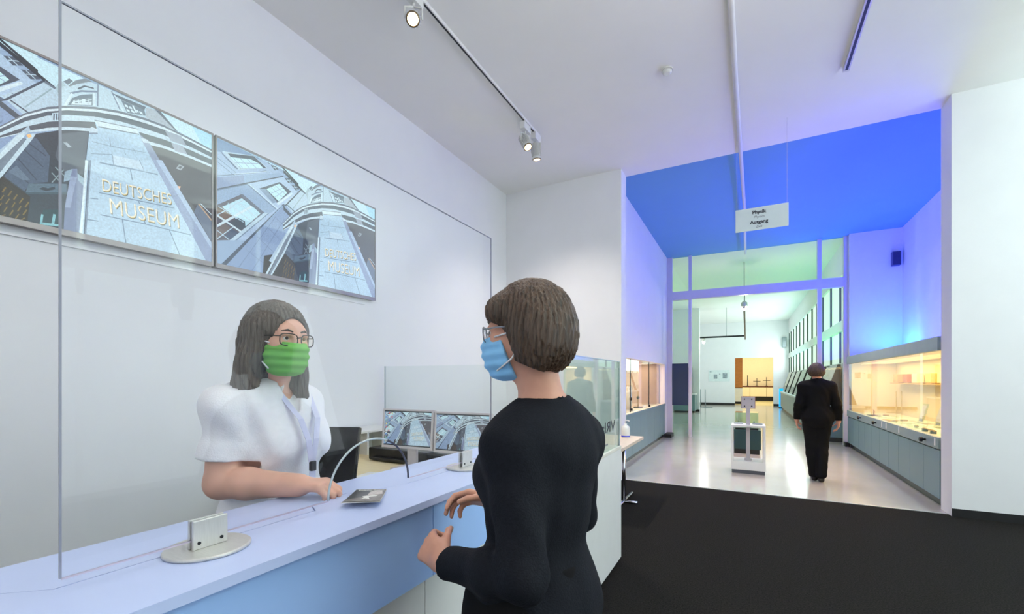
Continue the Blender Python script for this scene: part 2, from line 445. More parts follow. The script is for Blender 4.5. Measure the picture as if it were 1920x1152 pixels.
for i, (x, h, w) in enumerate(((0.05, 0.75, 0.0), (0.62, 0.55, 0.22), (1.2, 0.62, 0.22))):
    t = thing('laboratory_stand', ['plain thin rod stand on far cabinet', 'middle rod stand with crossbar on far cabinet',
              'right rod stand with crossbar beside far screen'][i], 'stand', (x, 34.65, 1.0), 'rod stands on the far cabinet')
    obj('base', box(x-.09, x+.09, 34.58, 34.72, 1.0, 1.03), M_DARKMETAL, t)
    obj('rod', tubem([(x, 34.65, 1.03), (x, 34.65, 1.0+h)], 0.02, 8), M_DARKMETAL, t)
    if w: obj('crossbar', tubem([(x-w, 34.65, 1.0+h*.62), (x+w, 34.65, 1.0+h*.62)], 0.018, 8), M_DARKMETAL, t)

# uplighter troughs; the rear one and the pendant are added with their lamps (behind and beside the camera)
for nm, lab, b_ in (('uplighter', 'added white uplighter trough on the rear wall, unseen', (-2.0, 3.2, -4.0, -3.62, 2.78, 2.84)),
                    ('uplighter', 'long white uplighter trough on the side wall', (4.62, 5.0, 1.1, 5.7, 2.78, 2.84))):
    t = thing(nm, lab, 'wall lamp', ((b_[0]+b_[1])/2, (b_[2]+b_[3])/2, 2.78))
    obj('trough', box(*b_), M_WHITE, t)
    if b_[1] - b_[0] > 1: obj('lip', box(b_[0], b_[1], b_[3]-0.02, b_[3], 2.84, 2.92), M_WHITE, t)
    else: obj('lip', box(b_[0], b_[0]+0.02, b_[2], b_[3], 2.84, 2.92), M_WHITE, t)
t = thing('added_pendant_uplighter', 'added suspended linear uplighter above the camera, unseen', 'pendant lamp', (0.4, 1.3, 3.70))  # unseen fitting added to carry the extra ceiling light
obj('trough', box(0.33, 0.47, 0.0, 2.6, 3.70, 3.74), M_WHITE, t)
for y_ in (0.3, 2.3): obj('wire', tubem([(0.4, y_, 3.74), (0.4, y_, CZ)], 0.002, 6), M_GREYPOST, t)
# ================================================================== RECEPTION COUNTER
CT = 1.10
cn = thing('reception_counter', 'long reception counter with blue light in its colour, white base', 'counter', (-1.05, 0.6, 0))
seam = [(-1.115, -1.6), (-1.108, 0.246), (-1.05, 0.295), (-1.046, 0.81), (-1.10, 0.84), (-1.118, 0.98), (-1.036, 1.16), (-1.036, 2.3)]
bm = bmesh.new(); prism(bm, [(x+0.003, y) for x, y in seam] + [(-0.837, 2.3), (-0.837, -1.6)], 'xy', CT-0.021, CT)
obj('front_worktop', bm, M_BLUETOP, cn)
bm = bmesh.new(); prism(bm, [(-1.26, -1.6), (-1.26, 2.3)] + [(x-0.003, y) for x, y in reversed(seam)], 'xy', CT-0.021, CT-0.001)
obj('rear_worktop', bm, M_BLUETOP, cn)
obj('shadow_gap', box(-1.24, -0.875, -1.59, 2.29, CT-0.028, CT-0.021), M_DARKMETAL, cn)
for y0, y1 in ((-1.6, -0.2), (-0.2, 1.09), (1.09, 2.3)):
    obj('front_panel', box(-1.25, -0.86, y0+0.002, y1-0.002, 0.85, CT-0.028), M_BLUEFRONT, cn)
    obj('base_panel', box(-1.25, -0.892, y0+0.002, y1-0.002, 0.04, 0.85), M_WHITE, cn)
obj('plinth', box(-1.22, -0.92, -1.6, 2.3, 0.0, 0.04), M_BLACK, cn)

# white end block with its glass upstand, and the low return to the side wall
eb = thing('counter_end_block', 'white lower end block of the counter topped with glass', 'counter', (-1.2, 2.9, 0))
obj('body', box(-1.62, -0.89, 2.302, 3.53, 0.035, 0.905), M_WHITE, eb)
obj('plinth', box(-1.6, -0.91, 2.32, 3.51, 0.0, 0.035), M_BLACK, eb)
obj('top', box(-1.62, -0.888, 2.302, 3.532, 0.905, 0.93, 0.003), mat('pale_top', (222, 218, 206), 0.35), eb)
gs = thing('glass_upstand', 'clear glass upstand lettered VRlab on the white end block', 'glass screen', (-0.91, 2.9, 0.93))
obj('pane', box(-0.910, -0.900, 2.32, 3.515, 0.931, 1.60), M_GREENGLASS, gs)
obj('edge_strip', box(-0.911, -0.899, 3.515, 3.527, 0.931, 1.602), M_EDGELIGHT, gs)
obj('top_edge', box(-0.911, -0.899, 2.32, 3.515, 1.60, 1.606), M_EDGELIGHT, gs)
letters('lettering', 'VRlab', 0.115, (-0.8985, 3.14, 1.105), (0, -1.75, 0), (0, 0, 1), M_LETTER, gs, 0.0006)
letters('small_lettering', 'virtual reality', 0.03, (-0.8985, 3.1, 0.985), (0, -1, 0), (0, 0, 1), M_LETTERGREY, gs, 0.0004)
rt = thing('desk_return', 'low white return panel between the counter and the wall', 'panel', (-2.5, 3.5, 0))
obj('panel', box(-3.48, -1.625, 3.47, 3.53, 0.0, 0.93), M_WHITE, rt)
rg = thing('return_glass', 'clear glass sheet above the low return panel behind monitors', 'glass screen', (-2.2, 3.5, 0.93))
obj('pane', box(-3.42, -0.915, 3.516, 3.524, 0.931, 1.60), M_GLASS, rg)
obj('edge_strip', box(-3.43, -3.42, 3.514, 3.526, 0.931, 1.602), M_EDGELIGHT, rg)
nf = thing('small_notice_frame', 'small dark-edged glass notice frame standing on the end block', 'frame', (-1.5, 3.3, 0.93))
obj('sheet', box(-1.60, -1.43, 3.30, 3.304, 0.94, 1.29), M_GREENGLASS, nf)
obj('edge', box(-1.608, -1.60, 3.297, 3.307, 0.93, 1.298), M_DARKMETAL, nf)
obj('edge', box(-1.60, -1.43, 3.297, 3.307, 1.29, 1.298), M_DARKMETAL, nf)

# ------------------------------------------------------------------ acrylic hygiene screen on the counter
hs = thing('acrylic_screen', 'large clear acrylic hygiene screen with arched hatch on counter', 'hygiene screen', (-1.01, 0.99, CT))
PY0, PY1, PZ0, PZ1, PX = 0.293, 1.69, 1.128, 2.09, -1.01
arc = [(0.985+0.161*math.cos(a), PZ0+0.150*math.sin(a)) for a in np.linspace(0, PI, 33)]
poly = [(PY0, PZ0), (PY0, PZ1), (PY1, PZ1), (PY1, PZ0)] + arc
bm = bmesh.new(); prism(bm, poly, 'yz', PX-0.0015, PX+0.0015)
obj('sheet', bm, M_ACRYL, hs)
E = 0.0018
bm = bmesh.new()
bx(bm, PX-E, PX+E, PY0-0.003, PY0, PZ0, PZ1); obj('polished_edge', bm, M_EDGE, hs)
obj('polished_edge', box(PX-E, PX+E, PY1, PY1+0.003, PZ0, PZ1), M_EDGE, hs)
obj('polished_edge', box(PX-E, PX+E, PY0-0.003, PY1+0.003, PZ1, PZ1+0.003), M_EDGE, hs)
obj('lower_edge', box(PX-E, PX+E, PY0, 0.985-0.161, PZ0-0.003, PZ0), mat('pale_edge', (190, 180, 200), 0.3), hs)
obj('lower_edge', box(PX-E, PX+E, 0.985+0.161, PY1, PZ0-0.003, PZ0), MATS['pale_edge'], hs)
half = len(arc)//2
obj('hatch_edge', tubem([(PX, a, b) for a, b in arc[half-4:]], 0.0032, 6), M_EDGELIGHT, hs)
obj('hatch_edge', tubem([(PX, a, b) for a, b in arc[:half-3]], 0.0034, 6), mat('dark_edge', (70, 72, 90), 0.25), hs)
for yc in (0.52, 1.49):
    bm = bmesh.new(); lathe(bm, [(0.076, 0), (0.079, 0.002), (0.079, 0.006), (0.076, 0.008)], (PX, yc, CT), 48)
    ft = obj('foot_plate', bm, M_ALU, hs)
    for sx in (-1, 1):
        a, b = sorted((PX+sx*0.0035, PX+sx*0.011))
        cl = obj('clamp_plate', box(a, b, yc-0.034, yc+0.034, CT+0.008, CT+0.068, 0.0015), M_ALU, hs)
        for dy in (-0.023, 0.021):
            bm = bmesh.new(); lathe(bm, [(0.0035, 0), (0.0035, 0.0015), (0.001, 0.002)], (PX+sx*0.011, yc+dy, CT+0.021), 12, (sx, 0, 0))
            obj('screw', bm, M_DARKMETAL, cl)

# flyer on the counter
fl = thing('flyer', 'dark printed museum flyer lying on the blue counter', 'flyer', (-1.01, 0.96, CT))
q = [Vector((-0.994, 0.852, CT+0.010)), Vector((-0.908, 0.913, CT+0.010)), Vector((-1.030, 1.066, CT+0.003)), Vector((-1.112, 1.015, CT+0.003))]
def fq(s, t):
    p = q[0].lerp(q[1], s).lerp(q[3].lerp(q[2], s), t)
    return p + Vector((0, 0, 0.006*(1-t)**2))
def flyer_patch(name, poly, m, lift):
    bm = bmesh.new(); N = 10
    if poly is None:
        top = [[bm.verts.new(fq(i/N, j/N) + Vector((0, 0, 0.0006))) for i in range(N+1)] for j in range(N+1)]
        bot = [[bm.verts.new(fq(i/N, j/N)) for i in range(N+1)] for j in range(N+1)]
        for j in range(N):
            for i in range(N):
                bm.faces.new((top[j][i], top[j][i+1], top[j+1][i+1], top[j+1][i])); bm.faces.new((bot[j][i], bot[j+1][i], bot[j+1][i+1], bot[j][i+1]))
        for i in range(N):
            bm.faces.new((bot[0][i], bot[0][i+1], top[0][i+1], top[0][i])); bm.faces.new((bot[N][i+1], bot[N][i], top[N][i], top[N][i+1]))
            bm.faces.new((bot[i+1][0], bot[i][0], top[i][0], top[i+1][0])); bm.faces.new((bot[i][N], bot[i+1][N], top[i+1][N], top[i][N]))
    else:
        vs = [bm.verts.new(fq(s, t) + Vector((0, 0, 0.0006+lift))) for s, t in poly]
        for tr in tessellate_polygon([[Vector((s, t, 0)) for s, t in poly]]):
            bm.faces.new([vs[i] for i in tr])
    return obj(name, bm, m, fl)
flyer_patch('sheet', None, M_PAPER, 0)
G1 = mat('flyer_charcoal', (66, 66, 70), 0.3); G2 = mat('flyer_grey', (128, 122, 118), 0.35, vary=0.35, scale=90)
G3 = mat('flyer_pale', (200, 192, 188), 0.35, vary=0.2, scale=120)
grid = [(i/10, 1.0) for i in range(11)]
flyer_patch('print', [(0.01, 0.03), (0.01, 0.35), (0.01, 0.7), (0.01, 0.99), (0.99, 0.99), (0.99, 0.7), (0.99, 0.35), (0.99, 0.03)], G1, 0.0012)
flyer_patch('print', [(0.3, 0.03), (0.01, 0.04), (0.01, 0.22), (0.4, 0.38), (0.55, 0.55), (0.5, 0.8), (0.55, 0.99), (0.99, 0.99), (0.99, 0.5), (0.99, 0.03)], G2, 0.0016)
flyer_patch('print', [(0.52, 0.55), (0.55, 0.8), (0.7, 0.9), (0.9, 0.85), (0.95, 0.6), (0.75, 0.55), (0.62, 0.5)], G3, 0.0020)
flyer_patch('print', [(0.42, 0.22), (0.48, 0.34), (0.4, 0.44), (0.55, 0.48), (0.85, 0.5), (0.8, 0.42), (0.6, 0.38), (0.68, 0.2), (0.55, 0.26)], M_PAPER, 0.0022)
ex = (q[2]-q[3]); ey = (q[3]-q[0])
letters('title', 'Deutsches Museum', 0.105, fq(0.54, 0.885)+Vector((0, 0, 0.0035)), ex, ey*0.62, M_PAPER, fl, 0.0003, bold=0.002)

# ------------------------------------------------------------------ desk behind the counter
dk = thing('desk', 'birch topped staff desk behind the counter', 'desk', (-2.3, 2.4, 0))
obj('desk_top', box(-3.48, -1.64, 2.0, 3.455, 0.72, 0.75, 0.003), M_CREAM, dk)
for x, y in ((-3.4, 2.1), (-1.74, 2.1), (-3.4, 3.38), (-1.74, 3.38)):
    obj('leg', box(x-.025, x+.025, y-.025, y+.025, 0, 0.72), M_GREYMETAL, dk)
cb = thing('shelf_box', 'low white open shelf box on desk against the wall', 'shelf', (-3.3, 3.0, 0.75))
obj('side', box(-3.47, -3.12, 2.62, 2.64, 0.75, 0.96), M_WHITE, cb); obj('side', box(-3.47, -3.12, 3.38, 3.40, 0.75, 0.96), M_WHITE, cb)
obj('top', box(-3.47, -3.12, 2.62, 3.40, 0.96, 0.98), M_WHITE, cb); obj('back', box(-3.48, -3.47, 2.62, 3.40, 0.75, 0.98), M_WHITE, cb)
obj('divider', box(-3.47, -3.14, 3.0, 3.02, 0.75, 0.96), M_WHITE, cb)
pr = thing('black_box', 'flat black printer box on desk behind monitors', 'printer', (-2.5, 3.0, 0.75))
obj('body', box(-2.98, -2.32, 2.86, 3.28, 0.75, 0.855, 0.008), M_BLACK, pr)
obj('tray', box(-2.90, -2.40, 2.80, 2.86, 0.76, 0.785, 0.003), M_BLACK, pr)
pr2 = thing('black_box', 'flat black scanner on desk behind right monitor', 'scanner', (-1.95, 3.0, 0.75))
obj('body', box(-2.26, -1.76, 2.86, 3.2, 0.75, 0.84, 0.008), M_BLACK, pr2)
obj('lid', box(-2.25, -1.77, 2.87, 3.19, 0.842, 0.855, 0.004), M_DARKMETAL, pr2)
# keyboard with real keys joined as one field, mouse, papers
kb = thing('keyboard', 'black computer keyboard on birch desk', 'keyboard', (-2.05, 2.12, 0.75))
obj('case', box(-2.30, -1.86, 2.05, 2.19, 0.752, 0.768, 0.004), M_BLACK, kb)
bm = bmesh.new()
for r_ in range(5):
    for c_ in range(15):
        x = -2.288+c_*0.0285; yy = 2.06+r_*0.0255
        bx(bm, x, x+0.024, yy, yy+0.021, 0.768, 0.773)
ko = obj('key_field', bm, M_DARKMETAL, kb); ko['kind'] = 'stuff'
for i, (x, y, a, lab) in enumerate(((-2.42, 2.33, 0.15, 'white paper sheet beside the keyboard'), (-2.25, 2.40, -0.2, 'white paper sheet under the left monitor'))):
    bm = box(-0.105, 0.105, -0.148, 0.148, 0, 0.002)
    p_ = obj('paper_sheet', bm, M_PAPER); p_.location = (x, y, 0.7505+0.0025*i); p_.rotation_euler = (0, 0, a)
    tag(p_, lab, 'paper')

# dark touch screen by the clerk
ts = thing('touch_screen', 'black touch screen on a stand beside the clerk', 'screen', (-1.53, 1.24, 0.72))
bm = box(-0.165, 0.165, -0.012, 0.012, 0, 0.27, 0.006)
s_ = obj('display', bm, M_GLOSSBLACK, ts)
M_ = Matrix.Translation((-1.57, 1.22, 0.995)) @ Matrix.Rotation(R(22), 4, 'Z') @ Matrix.Rotation(R(-14), 4, 'X')
s_.data.transform(M_)
obj('stand', tubem([(-1.55, 1.31, 0.74), (-1.555, 1.30, 0.9), (-1.565, 1.265, 1.06)], 0.022, 12), M_BLACK, ts)
obj('base', lathem([(0.09, 0), (0.09, 0.01), (0.03, 0.02)], (-1.55, 1.31, 0.72), 24), M_BLACK, ts)
sl = thing('side_ledge', 'narrow birch ledge behind the counter front', 'ledge', (-1.45, 1.3, 0))
obj('board', box(-1.63, -1.262, 1.15, 2.30, 0.69, 0.72), M_CREAM, sl)
obj('support', box(-1.62, -1.60, 1.16, 2.29, 0.0, 0.69), M_WHITE, sl)

# ------------------------------------------------------------------ table with sanitizer
tb = thing('side_table', 'small maple table with T-shaped steel leg', 'table', (-1.5, 5.0, 0))
obj('table_top', box(-2.3, -1.115, 4.45, 5.52, 0.725, 0.76, 0.004), M_TABLE, tb)
for x in (-1.28, -2.1):
    obj('leg', tubem([(x, 5.2, 0.03), (x, 5.2, 0.725)], 0.022, 12), M_CHROME, tb)
    obj('foot', tubem([(x, 4.75, 0.022), (x, 5.62, 0.022)], 0.02, 10), M_CHROME, tb)
obj('foot', tubem([(-1.28, 5.2, 0.0225), (-1.12, 5.2, 0.0225)], 0.018, 10), M_CHROME, tb)
sn = thing('sanitizer_bottle', 'white pump bottle of hand sanitizer with blue band', 'bottle', (-1.29, 5.33, 0.76))
obj('body', lathem([(0.045, 0.0), (0.05, 0.006), (0.05, 0.11), (0.042, 0.135), (0.018, 0.15), (0.018, 0.165)], (-1.29, 5.33, 0.76), 24), M_WHITE, sn)
obj('label_band', lathem([(0.0508, 0), (0.0508, 0.014)], (-1.29, 5.33, 0.770), 24), mat('cobalt_band', (40, 60, 210), 0.4), sn)
obj('pump', tubem([(-1.29, 5.33, 0.925), (-1.29, 5.33, 0.965), (-1.262, 5.318, 0.968), (-1.24, 5.31, 0.96)], 0.008, 8), M_WHITE, sn)

# ================================================================== CEILING FITTINGS
def track(name, x, y0, y1, z, label, m=M_ALU, w=0.036, h=0.03):
    t = thing(name, label, 'light track', (x, (y0+y1)/2, z))
    obj('rail', box(x-w/2, x+w/2, y0, y1, z-h, z), m, t)
    obj('conductor_slot', box(x-w/2*0.45, x+w/2*0.45, y0, y1-0.01, z-h-0.002, z-h), M_DARKMETAL, t)
    obj('end_cap', box(x-w/2-.002, x+w/2+.002, y1, y1+0.02, z-h-0.002, z), M_WHITE, t)
    return t
track('light_track', -2.29, 0.0, 5.0, CZ, 'slim ceiling light track carrying the white spotlights', M_WHITE, 0.034, 0.03)
track('light_track', 0.855, 0.5, 5.30, CZ, 'short empty ceiling track at the right', M_ALU, 0.05, 0.045)
t = thing('light_track', 'long pale ceiling conduit running toward the opening above sign', 'light track', (-0.1, 5.0, CZ))
obj('rail', tubem([(-0.13, 2.0, CZ-0.026), (-0.10, 5.0, CZ-0.026), (-0.03, 8.9, CZ-0.026), (-0.03, 11.95, CZ-0.026)], 0.025, 10), M_GREYPOST, t)
for y_, z_ in ((7.6, HZ), (10.0, HZ)):
    obj('hanger', tubem([(-0.05, y_, CZ-0.005), (-0.05, y_, z_)], 0.005, 6), M_GREYPOST, t)
sp = thing('recessed_bracket', 'small dark clip on ceiling beside right track', 'clip', (1.02, 4.32, CZ))
obj('clip', box(0.97, 1.08, 4.26, 4.42, CZ-0.03, CZ, 0.004), M_TAUPE, sp)

def spotlight(x, y, z, aim, label, power=60):
    """track spotlight: adapter box, twin-arm bracket, finned housing, front ring, lens"""
    s = thing('track_spotlight', label, 'spotlight', (x, y, CZ-0.03), 'white spotlights on the ceiling track')
    a = Vector(aim).normalized(); c0 = Vector((x, y, z))
    obj('adapter', box(x-0.032, x+0.032, y-0.085, y+0.085, CZ-0.115, CZ-0.032, 0.004), M_WHITE, s)
    top = Vector((x, y, CZ-0.115)); side = a.cross(Vector((0, 0, 1))).normalized()
    br = bmesh.new()
    tube(br, [top, top - Vector((0, 0, 0.03))], 0.012, 10)
    for sg in (-1, 1):
        tube(br, [top - Vector((0, 0, 0.03)), top - Vector((0, 0, 0.035)) + side*sg*0.066, c0 + side*sg*0.066], 0.008, 8)
    obj('bracket', br, M_WHITE, s)
    body = bmesh.new()
    lathe(body, [(0.025, -0.10), (0.046, -0.095), (0.046, 0.065), (0.052, 0.07), (0.052, 0.085)], c0, 28, a)
    bo = obj('housing', body, M_WHITE, s)
    u = side; v = a.cross(u)
    fb = bmesh.new()
    for k in range(18):
        ang = 2*PI*k/18; d = u*math.cos(ang) + v*math.sin(ang); tn = a.cross(d)
        vs = []
        for (rr, hh) in ((0.044, -0.088), (0.059, -0.085), (0.059, 0.05), (0.044, 0.055)):
            for sg in (-1, 1): vs.append(fb.verts.new(c0 + d*rr + a*hh + tn*sg*0.0016))
        for i in range(4):
            j = (i+1) % 4
            fb.faces.new((vs[2*i], vs[2*j], vs[2*j+1], vs[2*i+1]))
        fb.faces.new((vs[0], vs[2], vs[4], vs[6])); fb.faces.new((vs[1], vs[7], vs[5], vs[3]))
    obj('cooling_fin', fb, M_WHITE, bo)
    rg_ = bmesh.new(); lathe(rg_, [(0.050, 0.082), (0.053, 0.086), (0.053, 0.092), (0.046, 0.093)], c0, 28, a)
    obj('front_ring', rg_, mat('bronze_ring', (120, 104, 84), 0.3, metal=0.5), s)
    lb = bmesh.new(); lathe(lb, [(0.042, 0.0935), (0.034, 0.0965), (0.012, 0.0985)], c0, 24, a)
    obj('lens', lb, M_LAMP, s)
    ld = bpy.data.lights.new('spot_beam', 'SPOT'); ld.energy = power; ld.color = (1.0, 0.90, 0.80)
    ld.spot_size = R(115); ld.spot_blend = 1.0; ld.shadow_soft_size = 0.045
    lo = bpy.data.objects.new('spot_beam', ld); COL.objects.link(lo)
    lo.location = c0 + a*0.105
    lo.rotation_euler = Vector((0, 0, -1)).rotation_difference(a).to_euler()
    lo.parent = s; lo.matrix_parent_inverse = Matrix.Translation(-s.location)
    return s
spotlight(-2.29, 2.66, 4.27, (0.55, -0.75, -0.75), 'white finned spotlight nearest the camera, lamp glowing', 45)
spotlight(-2.31, 4.66, 4.27, (0.5, -0.2, -0.9), 'white spotlight with glowing lamp, second along the track', 170)
spotlight(-2.29, 4.92, 4.27, (0.02, 0.18, -1), 'white spotlight at the track end pointing straight down', 190)
sd = thing('smoke_detector', 'small round white smoke detector on the ceiling', 'smoke detector', (-0.69, 4.53, CZ))
obj('base', lathem([(0.055, 0), (0.055, -0.012)], (-0.69, 4.53, CZ), 24), M_WHITE, sd)
obj('head', lathem([(0.046, -0.012), (0.044, -0.035), (0.025, -0.045)], (-0.69, 4.53, CZ), 24), M_WHITE, sd)

# hanging direction sign
sg = thing('hanging_sign', 'white hanging sign reading Physik and Ausgang', 'sign', (0.155, 6.02, 3.25))
obj('board', box(-0.12, 0.43, 6.015, 6.023, 3.25, 3.52), mat('sign_white', (214, 226, 230), 0.5, vary=0.01), sg)
for x in (-0.105, 0.415):
    obj('wire', tubem([(x, 6.019, 3.52), (x, 6.019, CZ)], 0.0018, 6), M_GREYPOST, sg)
sx0 = 0.13
SE = (1, 0, 0); SU = (0, 0, 1)
letters('lettering', 'Physik', 0.056, (sx0, 6.0135, 3.462), SE, SU, M_LETTER, sg, 0.0006, bold=0.0018)
letters('lettering', 'Physics', 0.040, (sx0, 6.0135, 3.407), SE, SU, M_LETTERGREY, sg, 0.0006, 0.3)
letters('lettering', 'Ausgang', 0.056, (sx0, 6.0135, 3.345), SE, SU, M_LETTER, sg, 0.0006, bold=0.0018)
letters('lettering', 'Exit', 0.040, (sx0, 6.0135, 3.29), SE, SU, M_LETTERGREY, sg, 0.0006, 0.3)

# ================================================================== RIGHT SHOW CASE (warm)
FX = 1.925
rc = thing('show_case', 'long teal show case with warm-lit interior along right wall', 'show case', (2.35, 9.2, 0))
CY0, CY1 = 6.66, 11.78
obj('lining_back', box(2.72, 2.76, CY0, CY1, 0.72, 1.80), M_CASE, rc)
obj('lining_end', box(FX+0.06, 2.72, CY1-0.03, CY1, 0.76, 1.80), M_CASE, rc)
obj('lining_end', box(FX+0.06, 2.72, CY0, CY0+0.03, 0.76, 1.80), M_CASE, rc)
obj('floor_panel', box(FX+0.05, 2.72, CY0, CY1, 0.70, 0.76), mat('case_floor', (226, 226, 206), 0.35), rc)
obj('top_panel', box(FX+0.02, 2.84, CY0, CY1, 1.80, 1.84), M_CASE, rc)
obj('header', box(FX-0.02, FX+0.04, CY0, CY1, 1.79, 1.95, 0.003), mat('slate_header', (146, 164, 166), 0.4), rc)
obj('front_ledge', box(FX-0.015, FX+0.05, CY0, CY1, 0.672, 0.80, 0.003), MATS['slate_header'], rc)
obj('shadow_gap', box(FX+0.01, FX+0.05, CY0, CY1, 0.655, 0.672), M_BLACK, rc)
obj('carcass', box(FX+0.03, 2.84, CY0, CY1, 0.10, 0.655), M_TEALD, rc)
nd = 10; dw = (CY1-CY0)/nd
for i in range(nd):
    obj('door', box(FX, FX+0.028, CY0+i*dw+0.003, CY0+(i+1)*dw-0.003, 0.105, 0.654, 0.002), M_TEAL, rc)
obj('plinth', box(FX+0.06, 2.84, CY0, CY1, 0.0, 0.10), M_BLACK, rc)
for a, b in ((CY0+0.03, 8.35), (8.36, 10.05), (10.06, CY1-0.03)):
    obj('pane', box(FX+0.012, FX+0.018, a, b, 0.80, 1.79), M_GLASS, rc)
for y_ in (7.05, 9.35, 10.45):
    bm = bmesh.new(); lathe(bm, [(0.012, 0), (0.012, 0.03), (0.030, 0.032), (0.030, 0.055), (0.022, 0.06)], (FX-0.015, y_, 0.735), 20, (-1, 0, 0))
    obj('knob', bm, M_BLACK, rc)
for y_ in (6.75, 8.1, 8.75, 9.0):
    obj('label_tag', box(FX-0.0175, FX-0.015, y_-0.02, y_+0.02, 0.70, 0.79), M_PAPER, rc)
# shelf and things in the case
sh = thing('glass_shelf', 'narrow wall shelf inside the warm-lit show case', 'shelf', (2.62, 9.0, 1.39))
obj('board', box(2.56, 2.72, 6.72, 11.45, 1.375, 1.39), mat('ochre_shelf', (206, 170, 104), 0.5), sh)
bcols = [('tan_block', (200, 160, 100)), ('ivory_block', (240, 226, 190)), ('straw_block', (230, 204, 140)), ('rust_block', (170, 104, 60))]
ypos = [11.2, 10.62, 10.1, 9.45, 8.85, 8.2, 7.55]
names = ['tan sample block at the far shelf end', 'rust brown sample block on show case shelf', 'ivory sample block third from shelf end',
         'straw coloured sample block beside ivory block', 'wide pale sample block in mid shelf', 'pale sample block near the pillar end', 'straw sample block nearest the pillar']
for i, y_ in enumerate(ypos):
    nm, c_ = bcols[[0, 3, 1, 2, 1, 2, 2][i]]
    t = thing('sample_block', names[i], 'exhibit', (2.63, y_, 1.39), 'sample blocks on the case shelf')
    w = 0.13 if i != 4 else 0.2
    obj('block', box(2.585, 2.685, y_-w, y_+w, 1.405, 1.56, 0.004), mat(nm, c_, 0.6), t)
    obj('foot', box(2.60, 2.67, y_-w*0.8, y_+w*0.8, 1.39, 1.405), M_CASE, t)
M_BLUEISH = mat('pale_print', (206, 210, 222), 0.5, vary=0.15, scale=40)
for i, y_ in enumerate((7.2, 7.85, 8.5, 9.2)):
    t = thing('acrylic_label_stand', ['clear acrylic text stand nearest the pillar in show case', 'clear acrylic text stand, second in the show case',
              'clear acrylic text stand, third in the show case', 'clear acrylic text stand, farthest in the show case'][i], 'label stand', (2.45, y_, 0.76), 'text stands in the warm show case')
    bm = bmesh.new(); prism(bm, [(2.42, 0.765), (2.428, 0.765), (2.508, 1.075), (2.50, 1.075)], 'xz', y_-0.12, y_+0.12)
    obj('sheet', bm, M_GREENGLASS, t)
    obj('base', box(2.40, 2.56, y_-0.12, y_+0.12, 0.76, 0.766), M_GLASS, t)
    bm = bmesh.new(); prism(bm, [(2.425, 0.80), (2.427, 0.80), (2.436, 0.835), (2.434, 0.835)], 'xz', y_-0.1, y_+0.05)
    obj('print', bm, M_LETTERGREY, t)
    bm = bmesh.new(); prism(bm, [(2.4365, 0.85), (2.4385, 0.85), (2.488, 1.05), (2.486, 1.05)], 'xz', y_-0.09, y_+0.09)
    obj('print', bm, M_BLUEISH, t)
M_BRASS = mat('brass', (176, 140, 66), 0.3, metal=0.8)
exh = [(2.15, 7.0, 'dish'), (2.12, 7.7, 'rod'), (2.15, 8.3, 'dish'), (2.18, 8.95, 'slab'), (2.12, 9.5, 'ring'), (2.2, 10.05, 'slab'), (2.15, 10.7, 'arm')]
xl = ['flat glass dish nearest the pillar in warm case', 'brass rod on feet in the warm case', 'flat glass dish behind the brass rod',
      'pale green glass slab in mid case', 'brass ring lying in the warm case', 'pale green glass slab beside the brass ring', 'small brass lever model at far case end']
for i, (x, y_, kd) in enumerate(exh):
    t = thing('optics_exhibit', xl[i], 'exhibit', (x, y_, 0.76), 'small exhibits in the warm case')
    if kd == 'dish':
        obj('bowl', lathem([(0.05, 0), (0.11, 0.02), (0.125, 0.05), (0.115, 0.05), (0.1, 0.025), (0.04, 0.01)], (x, y_, 0.76), 28), M_GREENGLASS, t)
        obj('bead', lathem([(0.02, 0.012), (0.03, 0.03), (0.015, 0.05)], (x, y_, 0.76), 16), M_BRASS, t)
    elif kd == 'rod':
        obj('rod', tubem([(x, y_-0.2, 0.80), (x, y_+0.2, 0.80)], 0.012, 10), M_BRASS, t)
        for d in (-0.15, 0.15): obj('foot', box(x-.03, x+.03, y_+d-.015, y_+d+.015, 0.76, 0.80), M_DARKMETAL, t)
    elif kd == 'slab':
        obj('slab', box(x-0.13, x+0.13, y_-0.18, y_+0.18, 0.775, 0.815, 0.004), M_GREENGLASS, t)
        obj('tray', box(x-0.15, x+0.15, y_-0.2, y_+0.2, 0.76, 0.774), M_PAPER, t)
        obj('marker', box(x-0.05, x+0.02, y_-0.06, y_+0.03, 0.816, 0.835), M_BRASS, t)
    elif kd == 'ring':
        bm = bmesh.new(); tube(bm, [(x+0.1*math.cos(a), y_+0.1*math.sin(a), 0.775) for a in np.linspace(0, 2*PI, 33)], 0.013, 8)
        obj('ring', bm, M_BRASS, t); obj('plate', lathem([(0.06, 0), (0.06, 0.012)], (x, y_, 0.76), 20), M_DARKMETAL, t)
    else:
        obj('base', box(x-.1, x+.1, y_-.06, y_+.06, 0.76, 0.785, 0.003), M_DARKMETAL, t)
        obj('column', tubem([(x, y_, 0.785), (x, y_, 0.87)], 0.01, 8), M_BRASS, t)
        obj('lever', tubem([(x-.02, y_-.16, 0.85), (x, y_, 0.87), (x+.02, y_+.16, 0.875)], 0.009, 8), M_BRASS, t)
ws = thing('wall_speaker', 'small blue-lit box loudspeaker on the recess wall', 'speaker', (2.74, 11.8, 3.96))
obj('cabinet', box(2.66, 2.80, 11.72, 11.85, 3.82, 4.11, 0.01), mat('speaker_blue', (80, 84, 130), 0.5), ws)
obj('grille', box(2.672, 2.788, 11.712, 11.722, 3.835, 4.095), mat('speaker_cloth', (50, 52, 96), 0.8, vary=0.3, scale=200), ws)

